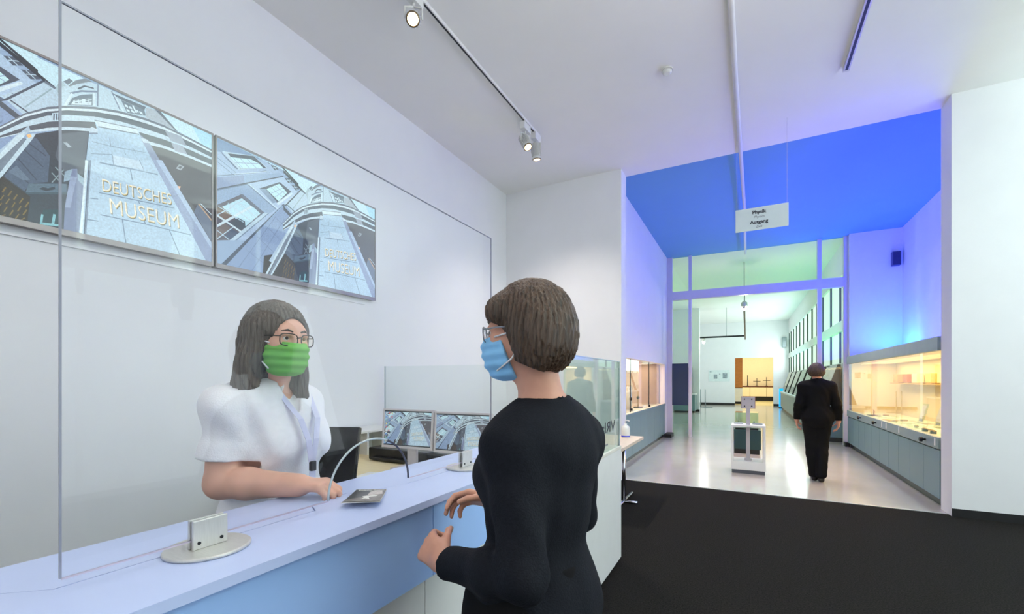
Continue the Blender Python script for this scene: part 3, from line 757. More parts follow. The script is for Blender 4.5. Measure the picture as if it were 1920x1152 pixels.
# ================================================================== LEFT SHOW CASE
lc = thing('show_case', 'teal fronted show case with glass window along left hall wall', 'show case', (-2.3, 9.2, 0))
LY0, LY1 = 6.66, 11.66
obj('lining_back', box(-2.86, -2.82, LY0, LY1, 0.80, 1.90), M_CASE, lc)
obj('lining_end', box(-2.82, -1.97, LY1-0.03, LY1, 0.84, 1.90), mat('rose_lining', (226, 206, 190), 0.7), lc)
obj('lining_end', box(-2.82, -1.97, LY0, LY0+0.03, 0.84, 1.90), M_CASE, lc)
obj('floor_panel', box(-2.82, -1.835, LY0, LY1, 0.80, 0.84), mat('case_floor_light', (236, 226, 206), 0.4), lc)
obj('top_panel', box(-2.86, -1.955, LY0, LY1, 1.90, 1.94), M_CASE, lc)
obj('front_ledge', box(-1.845, -1.815, LY0, LY1, 0.80, 0.85), M_TEAL, lc)
obj('carcass', box(-2.86, -1.86, LY0, LY1, 0.08, 0.795), M_TEALD, lc)
nd = 7; dw = (LY1-LY0)/nd
for i in range(nd):
    obj('door', box(-1.858, -1.83, LY0+i*dw+0.003, LY0+(i+1)*dw-0.003, 0.085, 0.796, 0.002), M_TEAL, lc)
obj('plinth', box(-2.86, -1.87, LY0, LY1, 0.0, 0.08), M_BLACK, lc)
for a, b in ((LY0+0.03, 7.24), (7.26, 8.19), (8.21, 9.94), (9.96, LY1-0.03)):
    obj('pane', box(-1.90, -1.894, a, b, 0.85, 1.84), M_GLASS, lc)
for y_ in (7.25, 8.2, 9.95):
    obj('pane_joint', box(-1.903, -1.891, y_-0.012, y_+0.012, 0.85, 1.84), M_DARKMETAL, lc)
for i, (y_, z_) in enumerate(((8.2, 1.10), (8.24, 0.90), (9.95, 0.88))):
    bm = bmesh.new(); lathe(bm, [(0.02, 0), (0.03, 0.006), (0.03, 0.02), (0.015, 0.026)], (-1.893, y_, z_), 18, (1, 0, 0))
    obj('lock', bm, M_DARKMETAL, lc)
li = [('glass cylinder of blue liquid', -2.15, 7.55, 'cyl'), ('tall brass column apparatus', -2.3, 8.7, 'col'), ('white paper tube', -2.05, 8.75, 'tube'),
      ('glass apparatus with steel clamp', -2.45, 7.9, 'rig'), ('small brass pendulum stand', -2.1, 9.8, 'pend'), ('black ball on slender rod', -2.25, 9.1, 'ball'),
      ('dark steel clamp stand', -2.5, 7.35, 'rig')]
for nm, x, y_, kd in li:
    t = thing('science_apparatus', nm + ' in the left show case', 'exhibit', (x, y_, 0.84), 'apparatus in the left show case')
    obj('base', box(x-.08, x+.08, y_-.08, y_+.08, 0.84, 0.865, 0.003), M_DARKMETAL if kd != 'tube' else M_WHITE, t)
    if kd == 'cyl':
        obj('liquid', lathem([(0.075, 0.025), (0.075, 0.30)], (x, y_, 0.84), 24), mat('blue_liquid', (60, 170, 235), 0.15), t)
        obj('glass', lathem([(0.08, 0.30), (0.08, 0.40), (0.085, 0.41)], (x, y_, 0.84), 24), M_GREENGLASS, t)
    elif kd == 'col':
        obj('column', lathem([(0.05, 0.025), (0.03, 0.06), (0.025, 0.3), (0.04, 0.33), (0.025, 0.37), (0.025, 0.7), (0.05, 0.74), (0.02, 0.80)], (x, y_, 0.84), 20), mat('copper_brown', (150, 100, 66), 0.35, metal=0.6), t)
    elif kd == 'tube':
        obj('tube', lathem([(0.055, 0.025), (0.055, 0.48)], (x, y_, 0.84), 24), M_PAPER, t)
    elif kd == 'rig':
        obj('rod', tubem([(x, y_, 0.865), (x, y_, 1.70)], 0.012, 8), M_CHROME, t)
        obj('clamp', tubem([(x-.02, y_, 1.35), (x+.14, y_, 1.35)], 0.014, 8), M_DARKMETAL, t)
        obj('flask', lathem([(0.02, 0), (0.06, 0.03), (0.065, 0.09), (0.02, 0.15), (0.02, 0.26)], (x+.15, y_, 1.16), 20), M_GREENGLASS, t)
        obj('vessel', lathem([(0.05, 0), (0.05, 0.18)], (x+.15, y_, 0.865), 20), mat('sea_green_glass', (110, 150, 150), 0.2), t)
    elif kd == 'pend':
        obj('rod', tubem([(x, y_, 0.865), (x, y_, 1.20)], 0.009, 8), M_BRASS, t)
        bm = bmesh.new(); bmesh.ops.create_uvsphere(bm, u_segments=16, v_segments=10, radius=0.035, matrix=Matrix.Translation((x, y_, 1.06)))
        obj('bob', bm, M_DARKMETAL, t)
    elif kd == 'ball':
        obj('rod', tubem([(x, y_, 0.865), (x, y_, 1.46)], 0.007, 8), M_BRASS, t)
        bm = bmesh.new(); bmesh.ops.create_uvsphere(bm, u_segments=16, v_segments=10, radius=0.06, matrix=Matrix.Translation((x, y_, 1.42)))
        obj('ball', bm, M_BLACK, t)
        obj('arm', tubem([(x, y_, 1.42), (x-.2, y_-.1, 1.40)], 0.008, 8), M_DARKMETAL, t)

# ================================================================== HALL FURNITURE
kx, ky = 0.02, 7.9
ko = thing('kiosk_stand', 'white box-frame kiosk stand with pole-mounted tablet in the hall', 'kiosk', (kx, ky, 0))
D0, D1 = ky-0.20, ky+0.20
obj('plinth', box(kx-.225, kx+.225, D0+.01, D1-.01, 0, 0.055), mat('grey_plinth', (82, 84, 92), 0.5), ko)
obj('base', box(kx-.235, kx+.235, D0, D1, 0.055, 0.19, 0.003), M_WHITE, ko)
obj('side_panel', box(kx-.235, kx-.205, D0, D1, 0.19, 0.72), M_WHITE, ko)
obj('side_panel', box(kx+.205, kx+.235, D0, D1, 0.19, 0.72), M_WHITE, ko)
obj('top', box(kx-.235, kx+.235, D0, D1, 0.72, 0.75, 0.003), M_WHITE, ko)
obj('hand_rest', box(kx-.20, kx-.07, ky+.02, ky+.12, 0.75, 0.765), M_GREYMETAL, ko)
obj('hand_rest', box(kx+.06, kx+.20, ky+.02, ky+.12, 0.75, 0.765), M_GREYMETAL, ko)
obj('pole', box(kx-.028, kx+.028, ky-.045, ky-.015, 0.215, 1.02, 0.003), mat('lilac_grey', (188, 180, 184), 0.4), ko)
obj('pole_foot', box(kx-.05, kx+.05, ky-.075, ky+.015, 0.19, 0.222, 0.004), MATS['lilac_grey'], ko)
tbk = obj('tablet_back', box(kx-.095, kx+.095, ky-.04, ky-.015, 1.005, 1.185, 0.004), MATS['lilac_grey'], ko)
obj('tablet_rim', box(kx-.1, kx+.1, ky-.015, ky+.0, 1.0, 1.19, 0.002), mat('brick_red', (150, 60, 60), 0.4), ko)
obj('screen_glass', box(kx-.095, kx+.095, ky+.0, ky+.003, 1.005, 1.185), M_GLOSSBLACK, ko)
for dx in (-.05, .05):
    for dz in (1.04, 1.15):
        obj('screw', lathem([(0.011, 0), (0.011, 0.003), (0.004, 0.004)], (kx+dx, ky-.04, dz), 12, (0, -1, 0)), M_DARKMETAL, tbk)
px_, py_ = 0.0, 10.0
pv = thing('pedestal_case', 'dark teal pedestal with small glass case behind the kiosk', 'pedestal', (px_, py_, 0))
obj('plinth', box(px_-.22, px_+.22, py_-.22, py_+.22, 0, 0.09), M_BLACK, pv)
obj('body', box(px_-.245, px_+.245, py_-.245, py_+.245, 0.09, 0.47, 0.004), M_TEALD, pv)
obj('deck', box(px_-.2, px_+.2, py_-.2, py_+.2, 0.47, 0.50), M_BLACK, pv)
for (a, b, c_, d) in ((-.2, .2, -.2, -.194), (-.2, .2, .194, .2), (-.2, -.194, -.194, .194), (.194, .2, -.194, .194)):
    obj('pane', box(px_+a, px_+b, py_+c_, py_+d, 0.50, 0.80), M_GREENGLASS, pv)
obj('lid', box(px_-.2, px_+.2, py_-.2, py_+.2, 0.80, 0.808), M_GREENGLASS, pv)
for i, dx in enumerate((-.14, .13)):
    t = thing('model_exhibit', ['small pale model at left inside the pedestal case', 'small pale model at right inside the pedestal case'][i], 'exhibit', (px_+dx, py_, 0.50), 'models in the pedestal case')
    obj('block', box(px_+dx-.05, px_+dx+.05, py_-.06, py_+.06, 0.50, 0.53), M_PAPER, t)
    obj('cone', lathem([(0.035, 0), (0.01, 0.08), (0.018, 0.1)], (px_+dx, py_, 0.53), 16), M_GREYMETAL, t)

# long hall: track, lamp, exhibits
lt = thing('suspended_track', 'dark suspended light track along the long hall', 'light track', (-0.06, 18, 3.4))
obj('rail', box(-0.085, -0.035, 13.4, 24.0, 3.38, 3.43), M_DARKMETAL, lt)
for y_ in (14.5, 19, 23.5): obj('hanger', tubem([(-0.06, y_, 3.43), (-0.06, y_, GZ)], 0.008, 6), M_GREYMETAL, lt)
lt2 = thing('suspended_track', 'dark crosswise suspended light track at hall left', 'light track', (-1.2, 22, 3.4))
obj('rail', box(-2.6, -0.09, 22.0, 22.06, 3.36, 3.43), M_DARKMETAL, lt2)
for x in (-2.2, -0.8): obj('hanger', tubem([(x, 22.03, 3.43), (x, 22.03, GZ)], 0.008, 6), M_GREYMETAL, lt2)
def small_lamp(x, y, z, label, power, ztop):
    s = thing('hall_lamp', label, 'lamp', (x, y, z))
    obj('stem', tubem([(x, y, z+0.16), (x, y, ztop)], 0.009, 6), M_DARKMETAL, s)
    obj('housing', lathem([(0.03, 0.16), (0.075, 0.12), (0.085, 0.03), (0.07, 0.0)], (x, y, z), 20), M_ALU, s)
    bm = bmesh.new(); bmesh.ops.create_uvsphere(bm, u_segments=16, v_segments=10, radius=0.062, matrix=Matrix.Translation((x, y, z-0.03)))
    obj('bulb', bm, mat('white_bulb', (255, 250, 240), 0.3, emit=(255, 246, 230), estr=14), s)
    ld = bpy.data.lights.new('bulb_light', 'POINT'); ld.energy = power; ld.color = (1, 0.95, 0.86); ld.shadow_soft_size = 0.08
    lo = bpy.data.objects.new('bulb_light', ld); COL.objects.link(lo); lo.location = (x, y, z-0.14)
    lo.parent = s; lo.matrix_parent_inverse = Matrix.Translation(-s.location)
small_lamp(-0.06, 13.7, 3.46, 'bright round lamp hanging just beyond the lilac beam', 40, GZ)
small_lamp(-1.75, 22.03, 3.20, 'small white lamp under the crosswise track', 30, 3.36)

# right-hand display run in the long hall
dr = thing('display_bench', 'long pale teal display bench along the window wall', 'bench', (1.75, 20, 0))
obj('top', box(1.50, 1.99, 12.6, 26.2, 0.80, 0.86), mat('bench_top', (190, 206, 206), 0.4), dr)
for i in range(10): obj('door', box(1.52, 1.98, 12.6+i*1.36+.005, 12.6+(i+1)*1.36-.005, 0.1, 0.80), M_TEAL, dr)
obj('plinth', box(1.58, 1.98, 12.62, 26.18, 0, 0.1), M_BLACK, dr)
M_WEDGE = mat('wedge_dark', (46, 46, 42), 0.6); M_POSTER = mat('pale_poster', (210, 214, 206), 0.6, vary=0.12, scale=6)
wl = ['nearest', 'second', 'third', 'fourth', 'fifth', 'sixth', 'farthest']
for i, y_ in enumerate((12.9, 14.9, 16.9, 18.9, 20.9, 22.9, 24.9)):
    t = thing('exhibit_panel', '%s pale slanted exhibit panel on the window bench' % wl[i], 'panel', (1.8, y_+0.7, 0.86), 'slanted panels on the window bench')
    bm = bmesh.new(); prism(bm, [(1.62, 0.87), (1.65, 0.87), (1.93, 1.80), (1.90, 1.80)], 'xz', y_, y_+1.5)
    obj('board', bm, M_POSTER, t)
    for yy in (y_-0.04, y_+1.5):
        bm = bmesh.new(); prism(bm, [(1.60, 0.86), (1.97, 0.86), (1.97, 1.82), (1.91, 1.82)], 'xz', yy, yy+0.035)
        obj('side_wedge', bm, M_WEDGE, t)
    bm = bmesh.new(); prism(bm, [(1.628, 0.93), (1.632, 0.928), (1.70, 1.155), (1.696, 1.157)], 'xz', y_+0.2, y_+1.3)
    obj('print', bm, mat('print_grey', (160, 168, 166), 0.6, vary=0.3, scale=20), t)
cc = thing('cyan_column', 'glowing bright cyan column at the bench end', 'light column', (1.62, 26.5, 0))
obj('column', box(1.47, 1.77, 26.25, 26.55, 0.04, 1.0, 0.01), M_CYAN, cc)
obj('base', box(1.45, 1.79, 26.23, 26.57, 0.0, 0.04), M_DARKMETAL, cc)
obj('cap', box(1.45, 1.79, 26.23, 26.57, 1.0, 1.05), mat('peach_cap', (240, 190, 160), 0.5), cc)
tag(obj('hall_speaker', box(1.70, 1.90, 27.72, 27.9, 3.2, 3.75, 0.02), M_GREYMETAL), 'small grey box loudspeaker high on far wall', 'speaker')
bpy.data.objects['hall_speaker'].location.y = 0.09
# left side of the long hall
lb = thing('low_cabinet', 'low pale teal cabinet in front of the projecting wall end', 'cabinet', (-2.2, 21.2, 0))
obj('top', box(-2.9, -1.98, 20.7, 21.56, 0.78, 0.83), M_WHITE, lb)
obj('body', box(-2.88, -2.0, 20.72, 21.56, 0.08, 0.78), M_TEAL, lb)
obj('plinth', box(-2.86, -2.02, 20.74, 21.56, 0.0, 0.08), M_BLACK, lb)
dp = thing('standing_panel', 'narrow dark panel standing on the low cabinet', 'panel', (-2.35, 21.3, 0.83))
obj('board', box(-2.5, -2.16, 21.28, 21.34, 0.86, 2.0), M_BLACK, dp)
obj('foot', box(-2.45, -2.2, 21.2, 21.42, 0.83, 0.86), M_DARKMETAL, dp)
for i, (x, y_) in enumerate(((-2.15, 25.2), (-1.9, 24.9))):
    t = thing('barrier_post', ['slim grey barrier post nearest the projecting wall', 'slim grey barrier post farther from the wall'][i], 'barrier post', (x, y_, 0), 'slim barrier posts')
    obj('pole', tubem([(x, y_, 0.02), (x, y_, 0.95)], 0.022, 10), M_GREYMETAL, t)
    obj('foot', box(x-.04, x+.35, y_-.03, y_+.03, 0, 0.03), M_GREYMETAL, t)
wpn = thing('wall_print', 'faint line-drawing print on the far white wall', 'poster', (-1.4, 27.98, 1.5))
obj('sheet', box(-1.95, -0.85, 27.985, 27.999, 1.35, 2.0), mat('print_sheet', (222, 234, 236), 0.6), wpn)
for i, (x0, x1, z0, z1) in enumerate(((-1.68, -1.5, 1.5, 1.75), (-1.22, -0.98, 1.52, 1.82), (-1.4, -1.34, 1.75, 1.8), (-1.9, -1.8, 1.88, 1.93))):
    obj('drawing', box(x0, x1, 27.982, 27.985, z0, z1), mat('ink_wash', (150, 164, 172), 0.7, vary=0.4, scale=14), wpn)
PIC = [
('P',(150,178,210),[(0,0),(1,0),(1,1),(0,1)]),
('P',(128,158,195),[(0,0.007),(0.158,0),(0.235,0.015),(0,0.111)]),
('P',(165,192,222),[(0,0.11),(0.235,0.007),(0.35,0.058),(0,0.317)]),
('L',(110,135,170),[(0,0.156),(0.09,0.218)],0.003),
('L',(110,135,170),[(0,0.189),(0.09,0.253)],0.003),
('P',(188,215,232),[(0.023,0.09),(0.177,0.011),(0.25,0.065),(0.101,0.184)]),
('P',(62,74,94),[(0.05,0.088),(0.177,0.015),(0.245,0.069),(0.112,0.168)]),
('P',(200,240,250),[(0.061,0.11),(0.163,0.053),(0.201,0.057),(0.228,0.081),(0.114,0.165)]),
('L',(150,178,210),[(0.074,0.102),(0.123,0.16)],0.003),
('L',(150,178,210),[(0.107,0.083),(0.158,0.135)],0.003),
('L',(150,178,210),[(0.142,0.064),(0.194,0.11)],0.003),
('L',(150,178,210),[(0.085,0.14),(0.206,0.057)],0.003),
('P',(96,118,150),[(0.019,0.097),(0.046,0.125),(0.101,0.18),(0.09,0.188),(0.025,0.115)]),
('L',(112,132,160),[(0,0.306),(0.167,0.168),(0.245,0.093)],0.004),
('L',(214,236,246),[(0.081,0.236),(0.245,0.099)],0.003),
('P',(140,160,196),[(0,0.317),(0.126,0.213),(0.132,0.278),(0,0.406)]),
('P',(150,178,210),[(0.132,0.208),(0.318,0.063),(0.339,0.073),(0.144,0.27)]),
('L',(62,74,94),[(0,0.413),(0.139,0.273),(0.339,0.078)],0.006),
('L',(112,132,160),[(0,0.42),(0.144,0.278)],0.004),
('P',(176,204,230),[(0.144,0.274),(0.339,0.082),(0.428,0.169),(0.328,0.358),(0.307,0.404)]),
('L',(112,132,160),[(0.146,0.277),(0.307,0.408)],0.005),
('L',(214,236,246),[(0.151,0.27),(0.312,0.397)],0.004),
('P',(62,74,94),[(0.206,0.273),(0.318,0.143),(0.386,0.187),(0.302,0.34)]),
('P',(130,155,185),[(0.206,0.277),(0.24,0.255),(0.302,0.332),(0.281,0.357)]),
('P',(196,238,244),[(0.243,0.254),(0.315,0.161),(0.361,0.212),(0.312,0.321)]),
('L',(150,178,210),[(0.267,0.222),(0.336,0.269)],0.003),
('L',(150,178,210),[(0.291,0.191),(0.352,0.234)],0.003),
('L',(150,178,210),[(0.266,0.28),(0.334,0.187)],0.003),
('L',(150,178,210),[(0.289,0.298),(0.35,0.197)],0.003),
('P',(214,236,246),[(0.302,0.344),(0.386,0.196),(0.394,0.203),(0.31,0.356)]),
('P',(78,92,112),[(0.235,0.007),(0.25,0.008),(0.266,0.017),(0.255,0.021)]),
('P',(72,86,106),[(0.268,0.028),(0.291,0.007),(0.312,0.033),(0.289,0.058)]),
('L',(188,215,232),[(0.278,0.02),(0.3,0.046)],0.003),
('L',(188,215,232),[(0.278,0.041),(0.302,0.02)],0.003),
('P',(72,86,106),[(0.347,0.089),(0.372,0.068),(0.394,0.096),(0.369,0.121)]),
('L',(188,215,232),[(0.358,0.082),(0.381,0.109)],0.003),
('L',(188,215,232),[(0.358,0.103),(0.383,0.082)],0.003),
('P',(72,86,106),[(0.388,0.125),(0.414,0.104),(0.437,0.133),(0.411,0.158)]),
('L',(188,215,232),[(0.4,0.118),(0.423,0.146)],0.003),
('L',(188,215,232),[(0.4,0.139),(0.425,0.119)],0.003),
('P',(86,84,100),[(0,0.537),(0.117,0.378),(0.23,0.468),(0.059,0.789),(0,0.819)]),
('P',(188,230,246),[(0.021,0.542),(0.117,0.412),(0.216,0.48),(0.132,0.644),(0.068,0.579)]),
('P',(120,102,92),[(0,0.559),(0.021,0.538),(0.072,0.576),(0.038,0.648),(0,0.633)]),
('P',(112,100,100),[(0,0.728),(0.033,0.658),(0.063,0.687),(0.025,0.767),(0,0.817)]),
('P',(64,76,92),[(0.061,0.643),(0.099,0.585),(0.132,0.597),(0.135,0.643),(0.107,0.688)]),
('P',(60,78,110),[(0.038,0.768),(0.068,0.693),(0.099,0.708),(0.063,0.786)]),
('L',(214,236,246),[(0,0.706),(0.167,0.452)],0.01),
('L',(214,236,246),[(0,0.618),(0.112,0.693)],0.009),
('L',(188,215,232),[(0,0.618),(0.068,0.518)],0.004),
('L',(188,215,232),[(0.05,0.491),(0.177,0.589)],0.004),
('L',(188,215,232),[(0.085,0.447),(0.196,0.539)],0.004),
('L',(188,215,232),[(0.008,0.545),(0.076,0.582)],0.004),
('L',(188,215,232),[(0,0.736),(0.055,0.786)],0.004),
('L',(188,215,232),[(0,0.809),(0.076,0.673)],0.004),
('L',(188,215,232),[(0.076,0.582),(0.126,0.609)],0.004),
('L',(188,215,232),[(0.055,0.526),(0.126,0.422)],0.004),
('P',(92,100,122),[(0.107,0.383),(0.123,0.377),(0.233,0.467),(0.216,0.492),(0.177,0.455),(0.158,0.446)]),
('P',(188,215,232),[(0.233,0.467),(0.255,0.458),(0.085,0.777),(0.059,0.789)]),
('L',(112,132,160),[(0.255,0.462),(0.09,0.775)],0.004),
('P',(170,196,226),[(0.255,0.466),(0.318,0.373),(0.158,0.742),(0.094,0.773)]),
('P',(138,164,202),[(0.331,0.365),(0.402,0.428),(0.235,1),(0,1),(0.024,1)]),
('L',(116,140,176),[(0.297,0.485),(0.366,0.542)],0.003),
('L',(116,140,176),[(0.249,0.586),(0.326,0.671)],0.003),
('L',(116,140,176),[(0.194,0.696),(0.287,0.796)],0.003),
('L',(116,140,176),[(0.134,0.826),(0.249,0.933)],0.003),
('L',(116,140,176),[(0.297,0.462),(0.1,1)],0.003),
('L',(116,140,176),[(0.346,0.458),(0.168,1)],0.003),
('P',(58,72,96),[(0.321,0.374),(0.336,0.336),(0.043,1),(0.02,1)]),
('P',(80,96,120),[(0.328,0.344),(0.341,0.328),(0.407,0.405),(0.397,0.43)]),
('P',(188,215,232),[(0.341,0.324),(0.444,0.137),(0.516,0.166),(0.412,0.398)]),
('L',(112,132,160),[(0.366,0.282),(0.428,0.341)],0.003),
('L',(112,132,160),[(0.356,0.327),(0.461,0.143)],0.003),
('P',(188,215,232),[(0.339,0.356),(0.445,0.136),(0.473,0.153),(0.503,0.141),(0.483,0.251),(0.431,0.327),(0.398,0.395)]),
('L',(62,74,94),[(0.339,0.363),(0.447,0.128)],0.006),
('L',(62,74,94),[(0.362,0.326),(0.412,0.365)],0.005),
('L',(150,178,190),[(0.397,0.336),(0.464,0.162)],0.004),
('P',(60,72,90),[(0.339,0.35),(0.343,0.349),(0.399,0.405),(0.395,0.441),(0.339,0.384)]),
('P',(150,176,210),[(0.343,0.352),(0.355,0.335),(0.401,0.392),(0.398,0.408)]),
('P',(205,240,252),[(0.077,0.001),(0.339,0.012),(0.551,0.011),(0.533,0.038),(0.509,0.1),(0.488,0.084),(0.474,0.146),(0.339,0.021)]),
('P',(205,240,252),[(0.336,0),(0.428,0),(0.428,0.086)]),
('P',(36,46,60),[(0.339,0.018),(0.474,0.143),(0.471,0.158),(0.447,0.14),(0.339,0.044)]),
('P',(36,46,60),[(0.328,0.001),(0.342,0),(0.429,0.085),(0.429,0.107)]),
('P',(104,120,138),[(0.447,0.128),(0.474,0.146),(0.473,0.158),(0.445,0.145)]),
('P',(188,215,232),[(0.474,0.152),(0.488,0.084),(0.51,0.099),(0.554,0.008),(0.603,0.019),(0.603,0.152),(0.488,0.247)]),
('P',(168,196,208),[(0.474,0.146),(0.488,0.087),(0.508,0.113),(0.488,0.201)]),
('P',(190,218,232),[(0.489,0.127),(0.509,0.096),(0.591,0.009),(0.795,0.001),(0.856,0.086),(0.713,0.117),(0.582,0.167),(0.492,0.256)]),
('P',(120,132,144),[(0.508,0.1),(0.527,0.049),(0.556,0.007),(0.58,0.008),(0.564,0.021),(0.53,0.07),(0.512,0.102)]),
('P',(96,112,128),[(0.505,0.065),(0.51,0.052),(0.521,0.059),(0.507,0.096),(0.494,0.088)]),
('L',(62,74,94),[(0.535,0.094),(0.553,0.058),(0.58,0.047)],0.005),
('L',(112,132,160),[(0.512,0.145),(0.542,0.101),(0.591,0.057)],0.006),
('P',(96,116,134),[(0.518,0.168),(0.542,0.125),(0.576,0.087),(0.576,0.161),(0.507,0.222)]),
('P',(214,236,246),[(0.523,0.175),(0.574,0.115),(0.573,0.161),(0.515,0.211)]),
('P',(110,132,148),[(0.526,0.173),(0.533,0.164),(0.533,0.171),(0.525,0.18)]),
('P',(110,132,148),[(0.537,0.159),(0.545,0.15),(0.545,0.157),(0.537,0.166)]),
('P',(110,132,148),[(0.556,0.137),(0.564,0.128),(0.564,0.136),(0.555,0.145)]),
('P',(110,132,148),[(0.566,0.124),(0.574,0.114),(0.574,0.122),(0.566,0.131)]),
('P',(110,132,148),[(0.527,0.184),(0.535,0.175),(0.535,0.183),(0.526,0.192)]),
('P',(110,132,148),[(0.539,0.171),(0.546,0.162),(0.546,0.17),(0.538,0.178)]),
('P',(110,132,148),[(0.556,0.15),(0.564,0.141),(0.564,0.149),(0.555,0.158)]),
('P',(110,132,148),[(0.567,0.137),(0.575,0.128),(0.575,0.136),(0.566,0.145)]),
('L',(112,132,160),[(0.592,0.008),(0.591,0.153)],0.004),
('L',(214,236,246),[(0.58,0.074),(0.582,0.161)],0.006),
('L',(214,236,246),[(0.518,0.139),(0.497,0.24)],0.006),
('P',(90,106,124),[(0.635,0.023),(0.745,0.014),(0.74,0.041),(0.665,0.041),(0.641,0.032)]),
('P',(104,124,142),[(0.663,0.043),(0.74,0.041),(0.745,0.076),(0.683,0.112)]),
('P',(214,236,246),[(0.674,0.061),(0.684,0.06),(0.686,0.075),(0.676,0.075)]),
('P',(214,236,246),[(0.687,0.061),(0.697,0.06),(0.7,0.075),(0.689,0.075)]),
('P',(214,236,246),[(0.708,0.064),(0.719,0.063),(0.721,0.077),(0.711,0.078)]),
('P',(214,236,246),[(0.722,0.064),(0.733,0.063),(0.736,0.077),(0.725,0.078)]),
('P',(214,236,246),[(0.68,0.087),(0.69,0.086),(0.692,0.101),(0.682,0.101)]),
('P',(214,236,246),[(0.695,0.079),(0.705,0.079),(0.708,0.093),(0.697,0.094)]),
('L',(214,236,246),[(0.641,0.032),(0.671,0.114)],0.006),
('L',(112,132,160),[(0.633,0.013),(0.66,0.114)],0.004),
('L',(214,236,246),[(0.701,0.045),(0.713,0.085)],0.006),
('P',(176,192,204),[(0.745,0.018),(0.78,0.004),(0.856,0.086),(0.745,0.089)]),
('P',(96,108,124),[(0.777,0.004),(0.797,0),(0.863,0.087),(0.852,0.089)]),
('P',(176,228,250),[(0.797,0),(1,0),(1,0.113),(0.861,0.087)]),
('P',(205,240,252),[(0.797,0),(0.918,0),(0.956,0.102),(0.861,0.087)]),
('P',(44,54,70),[(0.339,0.665),(0.424,0.469),(0.488,0.393),(0.567,0.326),(0.549,0.694),(0.541,1),(0.339,1)]),
('P',(78,88,104),[(0.488,0.416),(0.565,0.334),(0.549,0.624),(0.495,0.638),(0.473,0.563)]),
('P',(74,92,118),[(0.41,0.496),(0.426,0.494),(0.459,0.574),(0.454,0.734),(0.41,0.774),(0.396,0.827),(0.349,0.773)]),
('L',(50,64,86),[(0.381,0.649),(0.426,0.742)],0.004),
('L',(50,64,86),[(0.395,0.585),(0.442,0.653)],0.004),
('L',(50,64,86),[(0.366,0.719),(0.408,0.776)],0.004),
('L',(50,64,86),[(0.406,0.538),(0.449,0.581)],0.004),
('P',(96,116,140),[(0.358,0.741),(0.377,0.69),(0.41,0.753),(0.392,0.765)]),
('P',(36,24,20),[(0.223,1),(0.23,0.845),(0.341,0.771),(0.41,0.851),(0.403,1),(0.339,1),(0.299,1)]),
('P',(122,96,44),[(0.343,0.865),(0.351,0.83),(0.354,0.834),(0.346,0.868)]),
('P',(122,96,44),[(0.339,0.912),(0.347,0.878),(0.349,0.882),(0.341,0.915)]),
('P',(122,96,44),[(0.334,0.96),(0.342,0.925),(0.344,0.929),(0.336,0.962)]),
('P',(122,96,44),[(0.329,1),(0.338,0.973),(0.34,0.977),(0.332,1)]),
('P',(122,96,44),[(0.356,0.878),(0.365,0.843),(0.367,0.847),(0.359,0.881)]),
('P',(122,96,44),[(0.351,0.926),(0.36,0.891),(0.362,0.895),(0.354,0.928)]),
('P',(122,96,44),[(0.347,0.973),(0.355,0.939),(0.357,0.943),(0.349,0.976)]),
('P',(122,96,44),[(0.342,1),(0.351,0.986),(0.353,0.99),(0.345,1)]),
('P',(122,96,44),[(0.369,0.891),(0.378,0.856),(0.38,0.86),(0.372,0.894)]),
('P',(122,96,44),[(0.365,0.939),(0.373,0.904),(0.375,0.908),(0.367,0.942)]),
('P',(122,96,44),[(0.36,0.987),(0.368,0.952),(0.371,0.956),(0.362,0.99)]),
('P',(122,96,44),[(0.355,1),(0.364,1),(0.366,1),(0.358,1)]),
('P',(122,96,44),[(0.383,0.904),(0.391,0.869),(0.394,0.873),(0.385,0.907)]),
('P',(122,96,44),[(0.378,0.953),(0.387,0.918),(0.389,0.922),(0.381,0.955)]),
('P',(122,96,44),[(0.373,1),(0.382,0.966),(0.384,0.97),(0.376,1)]),
('P',(122,96,44),[(0.368,1),(0.377,1),(0.379,1),(0.371,1)]),
('P',(122,96,44),[(0.396,0.918),(0.405,0.882),(0.408,0.886),(0.399,0.921)]),
('P',(122,96,44),[(0.391,0.966),(0.4,0.931),(0.403,0.935),(0.394,0.969)]),
('P',(122,96,44),[(0.387,1),(0.395,0.98),(0.398,0.984),(0.389,1)]),
('P',(122,96,44),[(0.382,1),(0.391,1),(0.393,1),(0.384,1)]),
('P',(84,108,128),[(0.406,0.776),(0.503,0.713),(0.503,0.765),(0.399,0.831)]),
('P',(40,52,68),[(0.431,0.791),(0.442,0.773),(0.454,0.773),(0.471,0.751),(0.473,0.767),(0.449,0.793)]),
('P',(58,80,96),[(0.397,0.832),(0.503,0.765),(0.503,0.779),(0.403,0.84)]),
('P',(28,62,74),[(0.442,0.909),(0.483,0.885),(0.483,0.987),(0.435,1)]),
('L',(130,190,200),[(0.471,0.92),(0.466,0.991)],0.007),
('L',(130,190,200),[(0.44,0.938),(0.436,1)],0.006),
('L',(130,190,200),[(0.438,0.994),(0.485,0.981)],0.008),
('L',(130,150,160),[(0.464,0.672),(0.488,0.717)],0.004),
('L',(130,150,160),[(0.473,0.631),(0.503,0.679)],0.004),
('L',(130,150,160),[(0.495,0.632),(0.464,0.733)],0.003),
('P',(150,178,198),[(0.498,0.642),(0.518,0.611),(0.557,0.654),(0.549,0.694),(0.513,0.683),(0.495,0.707)]),
('P',(116,130,166),[(0.513,0.66),(0.52,0.609),(0.532,0.6),(0.534,0.669),(0.55,0.696),(0.541,1),(0.495,1),(0.498,0.86)]),
('P',(150,166,198),[(0.513,0.66),(0.531,0.654),(0.513,0.857),(0.498,0.86)]),
('P',(70,66,74),[(0.722,0.218),(1,0.209),(1,0.429),(1,1)]),
